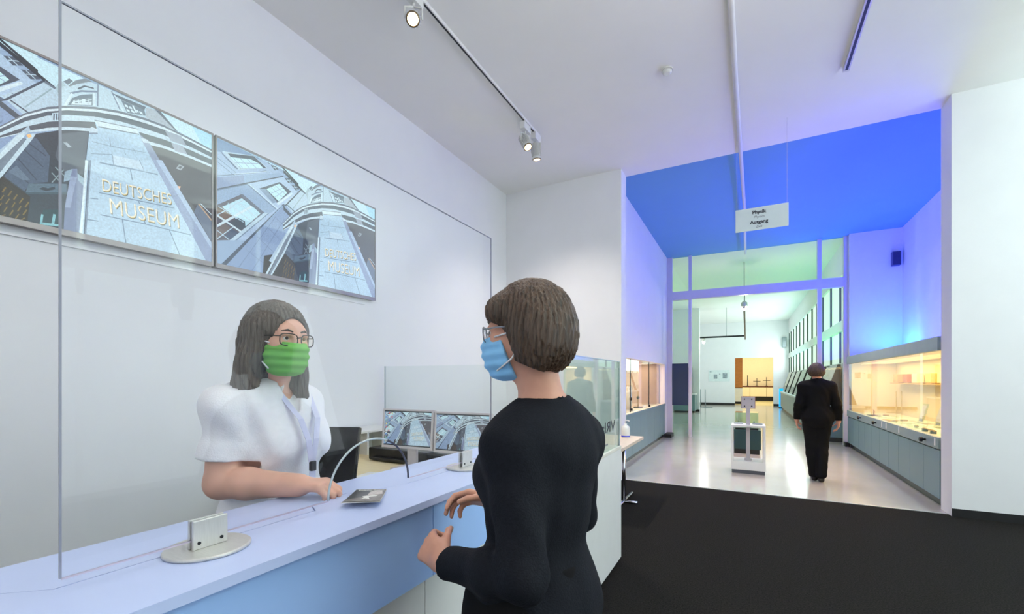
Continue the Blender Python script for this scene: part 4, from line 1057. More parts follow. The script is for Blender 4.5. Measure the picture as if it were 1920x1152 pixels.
('P',(84,82,90),[(0.761,0.258),(1,0.253),(1,0.648),(0.845,0.531)]),
('P',(110,124,146),[(0.926,0.649),(0.941,0.583),(1,0.665),(1,0.84)]),
('L',(200,170,140),[(0.945,0.577),(1,0.672)],0.006),
('L',(214,236,246),[(0.952,0.569),(1,0.628)],0.003),
('P',(170,178,186),[(0.854,0.368),(0.867,0.328),(0.887,0.33),(0.874,0.369)]),
('P',(90,96,106),[(0.862,0.358),(0.869,0.338),(0.879,0.338),(0.872,0.359)]),
('P',(255,205,170),[(0.851,0.513),(0.86,0.494),(0.874,0.488),(0.867,0.515),(0.856,0.524)]),
('P',(170,184,196),[(0.494,0.465),(0.504,0.457),(0.517,0.476),(0.507,0.484)]),
('P',(100,112,128),[(0.336,0.503),(0.398,0.369),(0.453,0.283),(0.504,0.229),(0.582,0.164),(0.659,0.122),(0.713,0.104),(0.745,0.094),(0.811,0.087),(0.918,0.099),(1,0.115),(1,0.128),(0.918,0.113),(0.811,0.102),(0.745,0.11),(0.713,0.12),(0.659,0.137),(0.582,0.179),(0.504,0.243),(0.453,0.297),(0.398,0.38),(0.336,0.51)]),
('P',(216,236,246),[(0.336,0.51),(0.398,0.38),(0.453,0.297),(0.504,0.243),(0.582,0.179),(0.659,0.137),(0.713,0.12),(0.745,0.11),(0.811,0.102),(0.918,0.113),(1,0.128),(1,0.141),(0.918,0.128),(0.811,0.12),(0.745,0.13),(0.713,0.139),(0.659,0.155),(0.582,0.195),(0.504,0.257),(0.453,0.311),(0.398,0.393),(0.336,0.519)]),
('P',(78,90,106),[(0.336,0.519),(0.398,0.393),(0.453,0.311),(0.504,0.257),(0.582,0.195),(0.659,0.155),(0.713,0.139),(0.745,0.13),(0.811,0.12),(0.918,0.128),(1,0.141),(1,0.177),(0.918,0.165),(0.811,0.158),(0.745,0.169),(0.713,0.177),(0.659,0.19),(0.582,0.227),(0.504,0.286),(0.453,0.336),(0.398,0.418),(0.336,0.54)]),
('P',(196,222,236),[(0.336,0.54),(0.398,0.418),(0.453,0.336),(0.504,0.286),(0.582,0.227),(0.659,0.19),(0.713,0.177),(0.745,0.169),(0.811,0.158),(0.918,0.165),(1,0.177),(1,0.195),(0.918,0.189),(0.811,0.19),(0.745,0.205),(0.713,0.212),(0.659,0.225),(0.582,0.262),(0.504,0.321),(0.453,0.373),(0.398,0.45),(0.336,0.556)]),
('P',(76,84,98),[(0.336,0.556),(0.398,0.45),(0.453,0.373),(0.504,0.321),(0.582,0.262),(0.659,0.225),(0.713,0.212),(0.745,0.205),(0.811,0.19),(0.918,0.189),(1,0.195),(1,0.236),(0.918,0.231),(0.811,0.234),(0.745,0.25),(0.713,0.257),(0.659,0.269),(0.582,0.303),(0.504,0.36),(0.453,0.409),(0.398,0.477),(0.336,0.566)]),
('P',(204,226,238),[(0.336,0.566),(0.398,0.477),(0.453,0.409),(0.504,0.36),(0.582,0.303),(0.659,0.269),(0.713,0.257),(0.745,0.25),(0.811,0.234),(0.918,0.231),(1,0.236),(1,0.254),(0.918,0.251),(0.811,0.255),(0.745,0.273),(0.713,0.279),(0.659,0.29),(0.582,0.324),(0.504,0.379),(0.453,0.428),(0.398,0.485),(0.336,0.57)]),
('P',(196,222,236),[(0.465,0.31),(0.487,0.285),(0.487,0.339),(0.464,0.362)]),
('L',(90,104,124),[(0.47,0.309),(0.469,0.349)],0.004),
('L',(90,104,124),[(0.477,0.302),(0.476,0.342)],0.004),
('L',(90,104,124),[(0.483,0.296),(0.482,0.337)],0.004),
('P',(150,164,182),[(0.812,0.123),(0.874,0.113),(0.896,0.171),(0.835,0.179)]),
('P',(160,172,190),[(0.836,0.191),(0.881,0.183),(0.899,0.231),(0.852,0.243)]),
('P',(176,202,222),[(0.371,0.536),(0.406,0.437),(0.41,0.46),(0.39,0.527),(0.279,0.893),(0.256,0.878)]),
('P',(196,222,236),[(0.399,0.522),(0.412,0.478),(0.424,0.469),(0.414,0.513),(0.345,0.773),(0.273,1),(0.256,1),(0.335,0.772)]),
('P',(118,134,152),[(0.39,0.518),(0.401,0.52),(0.339,0.759),(0.264,1),(0.253,1),(0.331,0.713)]),
('P',(206,230,242),[(0.377,0.518),(0.396,0.481),(0.396,0.508),(0.339,0.686),(0.249,1),(0.238,1),(0.335,0.668)]),
('P',(255,206,140),[(0.4,0.497),(0.409,0.481),(0.414,0.494),(0.406,0.51)]),
('P',(176,208,230),[(0.582,0.254),(0.719,0.198),(0.724,0.223),(0.733,0.267),(0.829,0.441),(0.829,0.446),(0.553,0.632),(0.566,0.348),(0.591,0.328)]),
('P',(186,216,236),[(0.558,0.526),(0.769,0.369),(0.976,1),(0.976,1),(0.537,1)]),
('P',(214,236,246),[(0.581,0.251),(0.719,0.192),(0.721,0.226),(0.591,0.283)]),
('L',(110,128,146),[(0.581,0.251),(0.718,0.193)],0.003),
('L',(110,128,146),[(0.593,0.283),(0.722,0.226)],0.004),
('P',(200,222,236),[(0.565,0.32),(0.574,0.3),(0.591,0.304),(0.591,0.328),(0.566,0.348)]),
('L',(112,132,160),[(0.566,0.348),(0.591,0.328)],0.004),
('P',(140,156,186),[(0.724,0.223),(0.733,0.267),(0.797,0.463),(0.829,0.441),(0.757,0.257)]),
('P',(148,166,200),[(0.767,0.371),(0.801,0.346),(1,0.847),(1,1),(0.976,1)]),
('P',(178,202,228),[(0.781,0.361),(0.802,0.345),(1,0.847),(1,0.898)]),
('P',(200,220,234),[(0.727,0.243),(0.751,0.24),(0.759,0.259),(0.737,0.271)]),
('L',(84,100,124),[(0.566,0.52),(0.552,1)],0.004),
('L',(220,240,248),[(0.558,0.526),(0.543,1)],0.007),
('L',(120,138,164),[(0.57,0.517),(0.556,1)],0.003),
('L',(120,146,174),[(0.596,0.513),(0.692,0.484),(0.787,0.462)],0.0035),
('L',(120,146,174),[(0.595,0.71),(0.723,0.687),(0.849,0.665)],0.0035),
('L',(120,146,174),[(0.599,0.852),(0.742,0.837),(0.914,0.831)],0.0035),
('L',(120,146,174),[(0.637,0.467),(0.64,0.496)],0.0035),
('L',(120,146,174),[(0.692,0.484),(0.699,0.558)],0.0035),
('L',(120,146,174),[(0.723,0.404),(0.737,0.464)],0.0035),
('L',(120,146,174),[(0.666,0.84),(0.678,1)],0.0035),
('L',(120,146,174),[(0.828,0.829),(0.869,1)],0.0035),
('L',(120,146,174),[(0.719,0.689),(0.723,0.706)],0.0035),
('L',(120,146,174),[(0.74,0.819),(0.743,0.837)],0.0035),
('L',(120,146,174),[(0.558,0.904),(0.593,0.897)],0.0035),
('L',(120,146,174),[(0.569,0.762),(0.592,0.754)],0.0035),
('L',(140,166,190),[(0.574,0.395),(0.63,0.381),(0.745,0.336)],0.003),
('L',(140,166,190),[(0.572,0.475),(0.635,0.432)],0.003),
('L',(140,166,190),[(0.627,0.334),(0.63,0.381)],0.003),
('L',(140,166,190),[(0.635,0.435),(0.64,0.496)],0.003),
('L',(140,166,190),[(0.701,0.338),(0.71,0.362)],0.003),
('L',(140,166,190),[(0.596,0.516),(0.683,0.491),(0.784,0.458)],0.003),
('L',(140,166,190),[(0.726,0.415),(0.737,0.465)],0.003),
('L',(140,166,190),[(0.674,0.384),(0.677,0.401)],0.003),
('P',(200,224,240),[(0.637,0.434),(0.722,0.411),(0.737,0.462),(0.64,0.496)]),
]
# ================================================================== SCREENS
def screen_material(name, strength, tint=(1, 1, 1)):
    m = bpy.data.materials.new(name); m.use_nodes = True
    nt = m.node_tree; b = nt.nodes['Principled BSDF']
    at_ = nt.nodes.new('ShaderNodeAttribute'); at_.attribute_name = 'picture'
    tc = nt.nodes.new('ShaderNodeTexCoord'); nz = nt.nodes.new('ShaderNodeTexNoise')
    nz.inputs['Scale'].default_value = 90; nz.inputs['Detail'].default_value = 6; nz.inputs['Roughness'].default_value = 0.7
    nt.links.new(tc.outputs['Object'], nz.inputs['Vector'])
    mr = nt.nodes.new('ShaderNodeMapRange'); mr.inputs[1].default_value = 0.3; mr.inputs[2].default_value = 0.7
    mr.inputs[3].default_value = 0.72; mr.inputs[4].default_value = 1.12
    nt.links.new(nz.outputs[0], mr.inputs[0])
    mx = nt.nodes.new('ShaderNodeMix'); mx.data_type = 'RGBA'; mx.blend_type = 'MULTIPLY'; mx.inputs[0].default_value = 1
    nt.links.new(at_.outputs['Color'], mx.inputs[6]); nt.links.new(mr.outputs[0], mx.inputs[7])
    m2 = nt.nodes.new('ShaderNodeMix'); m2.data_type = 'RGBA'; m2.blend_type = 'MULTIPLY'; m2.inputs[0].default_value = 1
    nt.links.new(mx.outputs[2], m2.inputs[6]); m2.inputs[7].default_value = (*tint, 1)
    nt.links.new(m2.outputs[2], b.inputs['Emission Color']); b.inputs['Emission Strength'].default_value = strength
    b.inputs['Base Color'].default_value = (0.01, 0.01, 0.012, 1); b.inputs['Roughness'].default_value = 0.25
    return m
M_SCR = screen_material('wall_screen_picture', 0.98)
M_MON = screen_material('monitor_picture', 0.8, (1.0, 1.0, 0.96))

def picture_mesh(place, step, extra=()):
    """flat printed picture: coloured shapes laid on the screen; place(s,q,lift) -> world"""
    bm = bmesh.new(); lay = bm.loops.layers.float_color.new('picture')
    lift = [0.0]
    def face(pts, col):
        lift[0] += step
        vs = [bm.verts.new(place(s, q, lift[0])) for s, q in pts]
        for tr in tessellate_polygon([[Vector((s, q, 0)) for s, q in pts]]):
            try: f = bm.faces.new([vs[i] for i in tr])
            except ValueError: continue
            for l in f.loops: l[lay] = (*col, 1)
    for it in PIC:
        col = lin(it[1])
        if it[0] == 'P': face(it[2], col)
        else:
            w = it[3]/2
            for (a, b) in zip(it[2], it[2][1:]):
                d = Vector((b[0]-a[0], (b[1]-a[1])*0.59)); 
                if d.length < 1e-6: continue
                d.normalize(); n = Vector((-d.y, d.x))*w
                face([(a[0]+n.x, a[1]+n.y/0.59), (b[0]+n.x, b[1]+n.y/0.59), (b[0]-n.x, b[1]-n.y/0.59), (a[0]-n.x, a[1]-n.y/0.59)], col)
    # the raised museum lettering
    for body, bl, br, tl in (('DEUTSCHES', (0.605, 0.690), (0.837, 0.643), (0.603, 0.613)), ('MUSEUM', (0.629, 0.824), (0.866, 0.801), (0.625, 0.726))):
        vs, fs = text_mesh(body, 1.0, 0.0, bold=-0.012)
        x0 = min(v[0] for v in vs); x1 = max(v[0] for v in vs); y0 = min(v[1] for v in vs); y1 = max(v[1] for v in vs)
        for dx, dy, col in ((0.003, 0.008, lin((96, 104, 110))), (0.0015, 0.004, lin((214, 196, 120))), (0, 0, lin((250, 246, 226)))):
            lift[0] += step
            V = []
            for x, y, z in vs:
                a = (x-x0)/(x1-x0); b = (y-y0)/(y1-y0)
                s = bl[0] + a*(br[0]-bl[0]) + b*(tl[0]-bl[0]); q_ = bl[1] + a*(br[1]-bl[1]) + b*(tl[1]-bl[1])
                V.append(bm.verts.new(place(s+dx, q_+dy, lift[0])))
            for f_ in fs:
                try: f = bm.faces.new([V[i] for i in f_])
                except ValueError: continue
                for l in f.loops: l[lay] = (*col, 1)
    for pts, col in extra: face(pts, lin(col))
    return bm

def tv(y0, y1, label):
    z0, z1 = 2.318, 3.245
    t = thing('wall_screen', label, 'screen', (-3.47, (y0+y1)/2, z0), 'large wall screens side by side')
    obj('housing', box(-3.498, -3.446, y0-0.012, y1+0.012, z0-0.03, z1+0.014, 0.004), M_TAUPE, t)
    X = -3.4455
    for a, b, c_, d in ((y0-.012, y0, z0-.03, z1+.014), (y1, y1+.012, z0-.03, z1+.014), (y0, y1, z1, z1+.014), (y0, y1, z0-.034, z0)):
        obj('bezel', box(-3.446, -3.436, a, b, c_, d, 0.0015), M_TAUPE, t)
    W, H = y1-y0, z1-z0
    def place(s, q, l): return (X+l, y0+s*W, z1-q*H)
    obj('picture', picture_mesh(place, 0.00002), M_SCR, t)
tv(0.237, 1.795, 'large wall screen with museum facade, nearer the camera')
tv(1.832, 3.390, 'large wall screen with museum facade, nearer the corner')
cr = thing('cable_duct', 'pale cable duct on the wall under the screens', 'duct', (-3.48, 1.8, 2.22))
obj('cover', box(-3.5, -3.485, 0.0, 3.30, 2.235, 2.25, 0.002), M_WALL, cr)

def monitor(x0, x1, y, z0, z1, tilt, label, icons):
    t = thing('desktop_monitor', label, 'monitor', ((x0+x1)/2, y+0.08, 0.75), 'desktop monitors side by side')
    cx = (x0+x1)/2; w = (x1-x0)/2; h = (z1-z0)
    M_ = Matrix.Translation((cx, y, z0)) @ Matrix.Rotation(tilt, 4, 'Z') @ Matrix.Rotation(R(-4), 4, 'X')
    F_ = mat('silver_plastic', (206, 200, 204), 0.4)
    for (a, b, c_, d) in ((-w, -w+.014, 0, h), (w-.014, w, 0, h), (-w+.014, w-.014, h-.014, h), (-w+.014, w-.014, 0, .020)):
        o = obj('bezel', box(a, b, -.012, .02, c_, d, 0.0015), F_, t); o.data.transform(M_)
    o = obj('back', box(-w+.005, w-.005, .02, .05, .005, h-.005, 0.006), F_, t); o.data.transform(M_)
    def place(s, q, l): return M_ @ Vector((-w+.014 + s*(2*w-.028), -.004-l, h-.014 - q*(h-.034)))
    ex = [([(0, 0), (1, 0), (1, 0.035), (0, 0.035)], (24, 26, 30)), ([(0, 0.965), (1, 0.965), (1, 1), (0, 1)], (24, 26, 30))]
    if icons:
        for c_ in range(3):
            for r_ in range(9 if c_ < 2 else 3):
                s, q = 0.03+c_*0.06, 0.06+r_*0.1
                col = [(230, 240, 240), (120, 200, 160), (220, 90, 90), (90, 150, 230), (240, 220, 120)][(r_*3+c_*2) % 5]
                ex.append(([(s, q), (s+.025, q), (s+.025, q+.045), (s, q+.045)], col))
    obj('picture', picture_mesh(place, 0.000006, ex), M_MON, t)
    obj('neck', box(cx-.045, cx+.045, y+.055, y+.085, 0.765, z0+0.2, 0.004), F_, t)
    obj('base', box(cx-.12, cx+.12, y-.06, y+.14, 0.75, 0.765, 0.004), F_, t)
monitor(-2.600, -2.118, 2.66, 0.915, 1.225, R(4), 'left desktop monitor showing facade and desktop icons', True)
monitor(-2.108, -1.626, 2.70, 0.905, 1.215, R(4), 'right desktop monitor showing facade without icons', False)
# ================================================================== PEOPLE
class Field:
    """signed distance field sampled on a grid; smooth union of tapered capsules and ellipsoids"""
    def __init__(self, lo, hi, h):
        self.lo = np.array(lo, np.float32); self.h = h
        self.n = np.ceil((np.array(hi)-np.array(lo))/h).astype(int)+1
        self.f = np.full(self.n, 1.0, np.float32)
    def window(self, lo, hi):
        a = np.clip(np.floor((np.array(lo)-self.lo)/self.h).astype(int), 0, self.n)
        b = np.clip(np.ceil((np.array(hi)-self.lo)/self.h).astype(int)+1, 0, self.n)
        if (b <= a).any(): return None, None
        sl = tuple(slice(i, j) for i, j in zip(a, b))
        g = [(self.lo[k] + np.arange(a[k], b[k])*self.h).astype(np.float32) for k in range(3)]
        return sl, np.meshgrid(*g, indexing='ij', sparse=True)
    def put(self, sl, d, k):
        c = self.f[sl]
        if k <= 0: self.f[sl] = np.minimum(c, d); return
        hh = np.maximum(k-np.abs(c-d), 0)/k
        self.f[sl] = np.minimum(c, d) - hh*hh*k*0.25
    def cap(self, a, b, ra, rb, k=0.02, pad=0.03):
        a = np.array(a, float); b = np.array(b, float); m = max(ra, rb)+pad
        sl, g = self.window(np.minimum(a, b)-m, np.maximum(a, b)+m)
        if sl is None: return
        ab = b-a; L2 = max((ab*ab).sum(), 1e-9)
        t = np.clip(((g[0]-a[0])*ab[0]+(g[1]-a[1])*ab[1]+(g[2]-a[2])*ab[2])/L2, 0, 1)
        d = np.sqrt((g[0]-a[0]-t*ab[0])**2+(g[1]-a[1]-t*ab[1])**2+(g[2]-a[2]-t*ab[2])**2) - (ra+(rb-ra)*t)
        self.put(sl, d.astype(np.float32), k)
    def ell(self, c, r, ax=None, k=0.02, pad=0.03, sub=False):
        c = np.array(c, float); r = np.array(r, float); m = r.max()+pad
        sl, g = self.window(c-m, c+m)
        if sl is None: return
        ax = np.eye(3) if ax is None else np.array(ax, float)
        p = [(g[0]-c[0])*ax[i][0]+(g[1]-c[1])*ax[i][1]+(g[2]-c[2])*ax[i][2] for i in range(3)]
        k0 = np.sqrt(sum((p[i]/r[i])**2 for i in range(3)))
        k1 = np.sqrt(sum((p[i]/(r[i]*r[i]))**2 for i in range(3)))+1e-6
        d = (k0*(k0-1)/k1).astype(np.float32)
        if sub: self.f[sl] = np.maximum(self.f[sl], -d)
        else: self.put(sl, d, k)
    def cut(self, p, n):
        """remove the side the normal points to"""
        g = np.meshgrid(*[(self.lo[i]+np.arange(self.n[i])*self.h).astype(np.float32) for i in range(3)], indexing='ij', sparse=True)
        d = (g[0]-p[0])*n[0]+(g[1]-p[1])*n[1]+(g[2]-p[2])*n[2]
        self.f = np.maximum(self.f, d.astype(np.float32))
    def capsub(self, a, b, ra, rb):
        t = Field.__new__(Field); t.lo, t.h, t.n = self.lo, self.h, self.n; t.f = np.full(self.n, 1.0, np.float32)
        t.cap(a, b, ra, rb, 0); self.f = np.maximum(self.f, -t.f)
    def wrinkle(self, fn):
        g = np.meshgrid(*[(self.lo[i]+np.arange(self.n[i])*self.h).astype(np.float32) for i in range(3)], indexing='ij', sparse=True)
        band = np.abs(self.f) < 0.03
        self.f = np.where(band, self.f + fn(*g), self.f).astype(np.float32)
    def mesh(self):
        f = self.f; s = f < 0
        nx, ny, nz = f.shape
        cnt = np.zeros((nx-1, ny-1, nz-1), np.float32); acc = [np.zeros_like(cnt) for _ in range(3)]
        C = [(i, j, k) for i in (0, 1) for j in (0, 1) for k in (0, 1)]
        def cs(A, c): return A[c[0]:nx-1+c[0], c[1]:ny-1+c[1], c[2]:nz-1+c[2]]
        act = np.zeros_like(cnt, bool); s0 = cs(s, (0, 0, 0))
        for c in C[1:]: act |= cs(s, c) != s0
        ids = np.argwhere(act)
        I = ids.T
        def val(c): return f[I[0]+c[0], I[1]+c[1], I[2]+c[2]]
        V = {c: val(c) for c in C}
        num = np.zeros(len(ids)); pos = np.zeros((len(ids), 3))
        for a in C:
            for ax in range(3):
                if a[ax] == 0:
                    b = list(a); b[ax] = 1; b = tuple(b)
                    fa, fb = V[a], V[b]; x = (fa < 0) != (fb < 0)
                    t = np.where(x, fa/np.where(np.abs(fa-fb) < 1e-9, 1, fa-fb), 0)
                    q = np.array(a, float)[None, :].repeat(len(ids), 0); q[:, ax] = t
                    pos += q*x[:, None]; num += x
        P = (ids + pos/num[:, None])*self.h + self.lo
        idx = np.full(act.shape, -1, np.int64); idx[act] = np.arange(len(ids))
        faces = []
        for ax in range(3):
            o1, o2 = [(1, 2), (2, 0), (0, 1)][ax]
            sa = [slice(1, -1)]*3; sa[ax] = slice(0, -1)
            sb = [slice(1, -1)]*3; sb[ax] = slice(1, None)
            A, B = s[tuple(sa)], s[tuple(sb)]
            e = np.argwhere(A != B)
            if not len(e): continue
            fl = A[tuple(e.T)]
            off = np.ones(3, int); off[ax] = 0
            e = e + off
            def cell(d1, d2):
                q = e.copy(); q[:, o1] -= d1; q[:, o2] -= d2
                return idx[q[:, 0], q[:, 1], q[:, 2]]
            qd = np.stack([cell(1, 1), cell(0, 1), cell(0, 0), cell(1, 0)], 1)
            qd[~fl] = qd[~fl][:, ::-1]
            faces.append(qd)
        F = np.concatenate(faces); F = F[(F >= 0).all(1)]
        return P, F

ZERO = (0.0,)
def V3(*a): return np.array(a, float)
def unit(v): v = np.array(v, float); return v/np.linalg.norm(v)
def rotv(v, axis, ang):
    axis = unit(axis); return v*math.cos(ang)+np.cross(axis, v)*math.sin(ang)+axis*np.dot(axis, v)*(1-math.cos(ang))

SKIN = mat('skin', (216, 160, 136), 0.5, vary=0.06, scale=25, sss=0.12)
SKIN2 = mat('skin_pale', (222, 172, 150), 0.5, vary=0.06, scale=25, sss=0.12)

def add_hand(F, wrist, fwd, palm, curls, thumb, sc=1.0, spread=0.0, tcurl=0.5):
    """palm plus five jointed fingers; palm = direction the palm faces, thumb = direction of the thumb side"""
    fwd = unit(fwd); palm = unit(palm - fwd*np.dot(palm, fwd)); th = unit(thumb - fwd*np.dot(thumb, fwd) - palm*np.dot(thumb, palm))
    kn = wrist + fwd*0.082*sc
    F.cap(wrist-fwd*0.02, wrist+fwd*0.02, 0.024*sc, 0.025*sc, 0.02)
    for o in (-0.026, -0.009, 0.009, 0.026):
        F.cap(wrist+fwd*0.018*sc+th*o*0.7*sc, kn+th*o*sc-fwd*0.006, 0.0145*sc, 0.0125*sc, 0.012)
    bases = [0.030, 0.0102, -0.0102, -0.029]; lens = [1.0, 1.1, 1.03, 0.82]
    for i in range(4):
        p = kn + th*bases[i]*sc - fwd*(0.0, -0.004, 0.0, 0.008)[i]*sc
        ang = 0.0; d = fwd
        base_ax = np.cross(fwd, palm)
        fd = rotv(fwd, palm, spread*(1.5-i)*(1 if np.dot(np.cross(palm, fwd), th) > 0 else -1))
        for j, L in enumerate((0.042, 0.026, 0.021)):
            ang += curls[i]*(0.9, 1.15, 0.7)[j]
            d = fd*math.cos(ang)+palm*math.sin(ang)
            qn = p + d*L*lens[i]*sc
            r0 = (0.0092, 0.0084, 0.0076)[j]*sc; r1 = (0.0086, 0.0077, 0.0066)[j]*sc
            F.cap(p, qn, r0, r1, 0.004 if j else 0.008, 0.012)
            p = qn
    p = wrist + fwd*0.022*sc + th*0.020*sc + palm*0.004*sc
    d = unit(fwd*0.72 + th*0.60 + palm*0.35)
    ax = np.cross(d, unit(palm*0.8-th*0.6))
    for j, L in enumerate((0.040, 0.032, 0.026)):
        qn = p + d*L*sc
        F.cap(p, qn, (0.0135, 0.0105, 0.0095)[j]*sc, (0.011, 0.0098, 0.008)[j]*sc, 0.010 if j == 0 else 0.004, 0.012)
        p = qn; d = rotv(d, ax, tcurl*0.7)

def add_head(F, C, fd, up, k=0.015, big=0.0):
    fd = unit(fd); up = unit(up - fd*np.dot(up, fd)); lt = np.cross(up, fd)      # lt = the person's left
    A = np.array([lt, fd, up])
    P = lambda l, f, u: C + lt*l + fd*f + up*u
    F.ell(P(0, -0.012, 0.022), (0.074+big, 0.092+big, 0.090+big), A, k)
    F.ell(P(0, 0.028, -0.040), (0.059+big, 0.060+big, 0.072+big), A, 0.03)
    F.ell(P(0, 0.050, -0.088), (0.034+big, 0.032+big, 0.026+big), A, 0.03)
    F.ell(P(0, 0.068, 0.018), (0.048+big, 0.018+big, 0.030+big), A, 0.025)
    for s in (-1, 1):
        F.ell(P(s*0.040, 0.058, -0.026), (0.022, 0.022, 0.022), A, 0.02)
        F.ell(P(s*0.031, 0.090, 0.000), (0.017, 0.012, 0.010), A, 0, 0.02, sub=True) if not big else None
        if not big:
            F.ell(P(s*0.076, -0.006, -0.012), (0.009, 0.017, 0.029), A, 0.006)
            F.ell(P(s*0.031, 0.083, 0.009), (0.018, 0.007, 0.005), A, 0.008)
    F.cap(P(0, 0.082, 0.006), P(0, 0.108, -0.034), 0.008+big, 0.012+big, 0.012)
    for s in (-1, 1): F.ell(P(s*0.010, 0.100, -0.038), (0.009+big, 0.010+big, 0.008+big), A, 0.008)
    F.ell(P(0, 0.083, -0.066), (0.022, 0.008, 0.006), A, 0.008); F.ell(P(0, 0.081, -0.076), (0.019, 0.008, 0.006), A, 0.008)
    return P, A, lt, fd, up

def person(name, label, J, hd, skin, h, hands):
    """J: joint positions; builds the continuous body mesh and returns the thing and its frames"""
    pts = np.array([v for k_, v in J.items() if k_ != 'fat'])
    lo = pts.min(0)-0.17; hi = pts.max(0)+0.17; lo[2] = -0.01
    F = Field(lo, hi, h)
    F_body(F, J, 0.0)
    P, A, lt, fd, up = add_head(F, J['head'], hd[0], hd[1])
    F.cap(J['neck'], J['head']-up*0.06-fd*0.012, 0.056, 0.052, 0.03)
    for hn in hands: add_hand(F, *hn[0], **hn[1])
    root = thing(name, label, 'person', (float(J['hip'][0]), float(J['hip'][1]), 0.0))
    b = obj('body', F.mesh(), skin, root, smooth=True)
    return root, P, A, (lt, fd, up)

def frame(J):
    lat = unit(J['shL']-J['shR']); u = unit(J['neck']-J['hip']); f = np.cross(lat, u); f = unit(f)
    return lat, f, u

def F_torso(F, J, g, bust=1.0):
    lat, f, u = frame(J); A = np.array([lat, f, u]); hip = J['hip']; nk = J['neck']
    Lt = np.linalg.norm(nk-hip)
    hl = unit(J['hipL']-J['hipR']); Ah = np.array([hl, np.cross(hl, u), u])
    F.ell(hip+u*0.0, (0.165+g, 0.118+g, 0.125+g), Ah, 0.05)
    F.ell(hip-Ah[1]*0.045-u*0.045, (0.14+g, 0.085+g, 0.09+g), Ah, 0.05)
    F.ell(hip+u*Lt*0.33, (0.128+g, 0.098+g, 0.15+g), A, 0.06)
    F.ell(hip+u*Lt*0.66, (0.148+g, 0.108+g, 0.165+g), A, 0.06)
    F.ell(hip+u*Lt*0.82-f*0.01, (0.150+g, 0.088+g, 0.09+g), A, 0.05)
    for s in (-1, 1):
        F.ell(hip+u*Lt*0.64+lat*s*0.070+f*0.075, (0.060+g*.7, 0.050*bust+g*.7, 0.060+g*.7), A, 0.04)
    for k in ('shL', 'shR'):
        F.cap(nk-u*0.015-f*0.01, J[k], 0.048+g, 0.054+g, 0.05)

def F_arm(F, J, sd, g, sl=1.0, fat=1.0):
    a, b, c = J['sh'+sd], J['el'+sd], J['wr'+sd]
    F.cap(a, b, 0.050+g*sl, 0.041+g*sl, 0.03)
    m = b+(c-b)*0.35
    F.cap(b, m, 0.040+g*sl, 0.040+g*sl, 0.02); F.cap(m, c, 0.040+g*sl, 0.027+g*sl, 0.02)

def F_leg(F, J, sd, g):
    a, b, c, t = J['hip'+sd], J['kn'+sd], J['an'+sd], J['to'+sd]
    F.cap(a, b, 0.088+g, 0.055+g, 0.05)
    d = unit(b-a); m = b+(c-b)*0.3
    F.cap(b, m, 0.053+g, 0.054+g, 0.03); F.cap(m, c, 0.053+g, 0.036+g, 0.03)

def F_foot(F, J, sd, g):
    c, t = J['an'+sd], J['to'+sd]
    F.cap(c, c-V3(0, 0, 0.03), 0.034+g, 0.034+g, 0.02); F.cap(c-V3(0, 0, c[2]-0.036), t, 0.034+g, 0.026+g, 0.02)

def F_body(F, J, g):
    F_torso(F, J, g)
    for s in 'LR': F_arm(F, J, s, g + J.get('fat', ZERO)[0]); F_leg(F, J, s, g); F_foot(F, J, s, g)

def bounds(J, keys, m):
    p = np.array([J[k] for k in keys]); return p.min(0)-m, p.max(0)+m

def folds(amp, fr=38.0):
    return lambda x, y, z: amp*(np.sin(x*fr+z*fr*0.7+2*np.sin(y*23))*np.sin(z*fr*0.55+y*fr*0.8+1.3*np.sin(x*19)))

def shoe(J, sd, root, m):
    c, t = J['an'+sd], J['to'+sd]
    lo, hi = np.minimum(c, t)-0.08, np.maximum(c, t)+0.08; lo[2] = -0.005; hi[2] = 0.13
    F = Field(lo, hi, 0.006); F_foot(F, J, sd, 0.007)
    F.cut((0, 0, 0.085), (0, 0, 1)); F.cut((0, 0, 0.0), (0, 0, -1))
    obj('shoe', F.mesh(), m, root, smooth=True)

def trousers(J, root, m, g=0.016, h=0.007, top=0.10):
    keys = ['hip', 'hipL', 'hipR', 'knL', 'knR', 'anL', 'anR']
    lo, hi = bounds(J, keys, 0.22); lo[2] = 0.03
    F = Field(lo, hi, h)
    F_torso(F, J, g)
    for s in 'LR': F_leg(F, J, s, g+0.004)
    for s in 'LR': F.cap(J['kn'+s], J['an'+s], 0.062+g, 0.052+g, 0.02)
    F.wrinkle(folds(0.0035, 30))
    F.cut((0, 0, J['hip'][2]+top), (0, 0, 1)); F.cut((0, 0, 0.055), (0, 0, -1))
    obj('trousers', F.mesh(), m, root, smooth=True)

def eyes_and_brows(root, P, browm, iris):
    for s in (-1, 1):
        c = P(s*0.031, 0.0735, -0.001)
        bm = bmesh.new(); bmesh.ops.create_uvsphere(bm, u_segments=16, v_segments=12, radius=0.0125, matrix=Matrix.Translation(Vector(c)))
        e = obj('eye', bm, mat('eye_white', (232, 226, 222), 0.2), root, smooth=True)
        d = P(s*0.031, 0.0735+0.0115, -0.001); f = Vector(P(0, 1, 0)-P(0, 0, 0))
        bm = bmesh.new(); lathe(bm, [(0.0056, 0.0), (0.0050, 0.0012), (0.001, 0.0016)], Vector(d)-f*0.0005, 16, f)
        obj('iris', bm, iris, e)
        obj('eyebrow', tubem([P(s*0.014, 0.090, 0.020), P(s*0.030, 0.088, 0.026), P(s*0.046, 0.076, 0.021)], 0.003, 8, [0.0025, 0.0034, 0.0015]), browm, root)

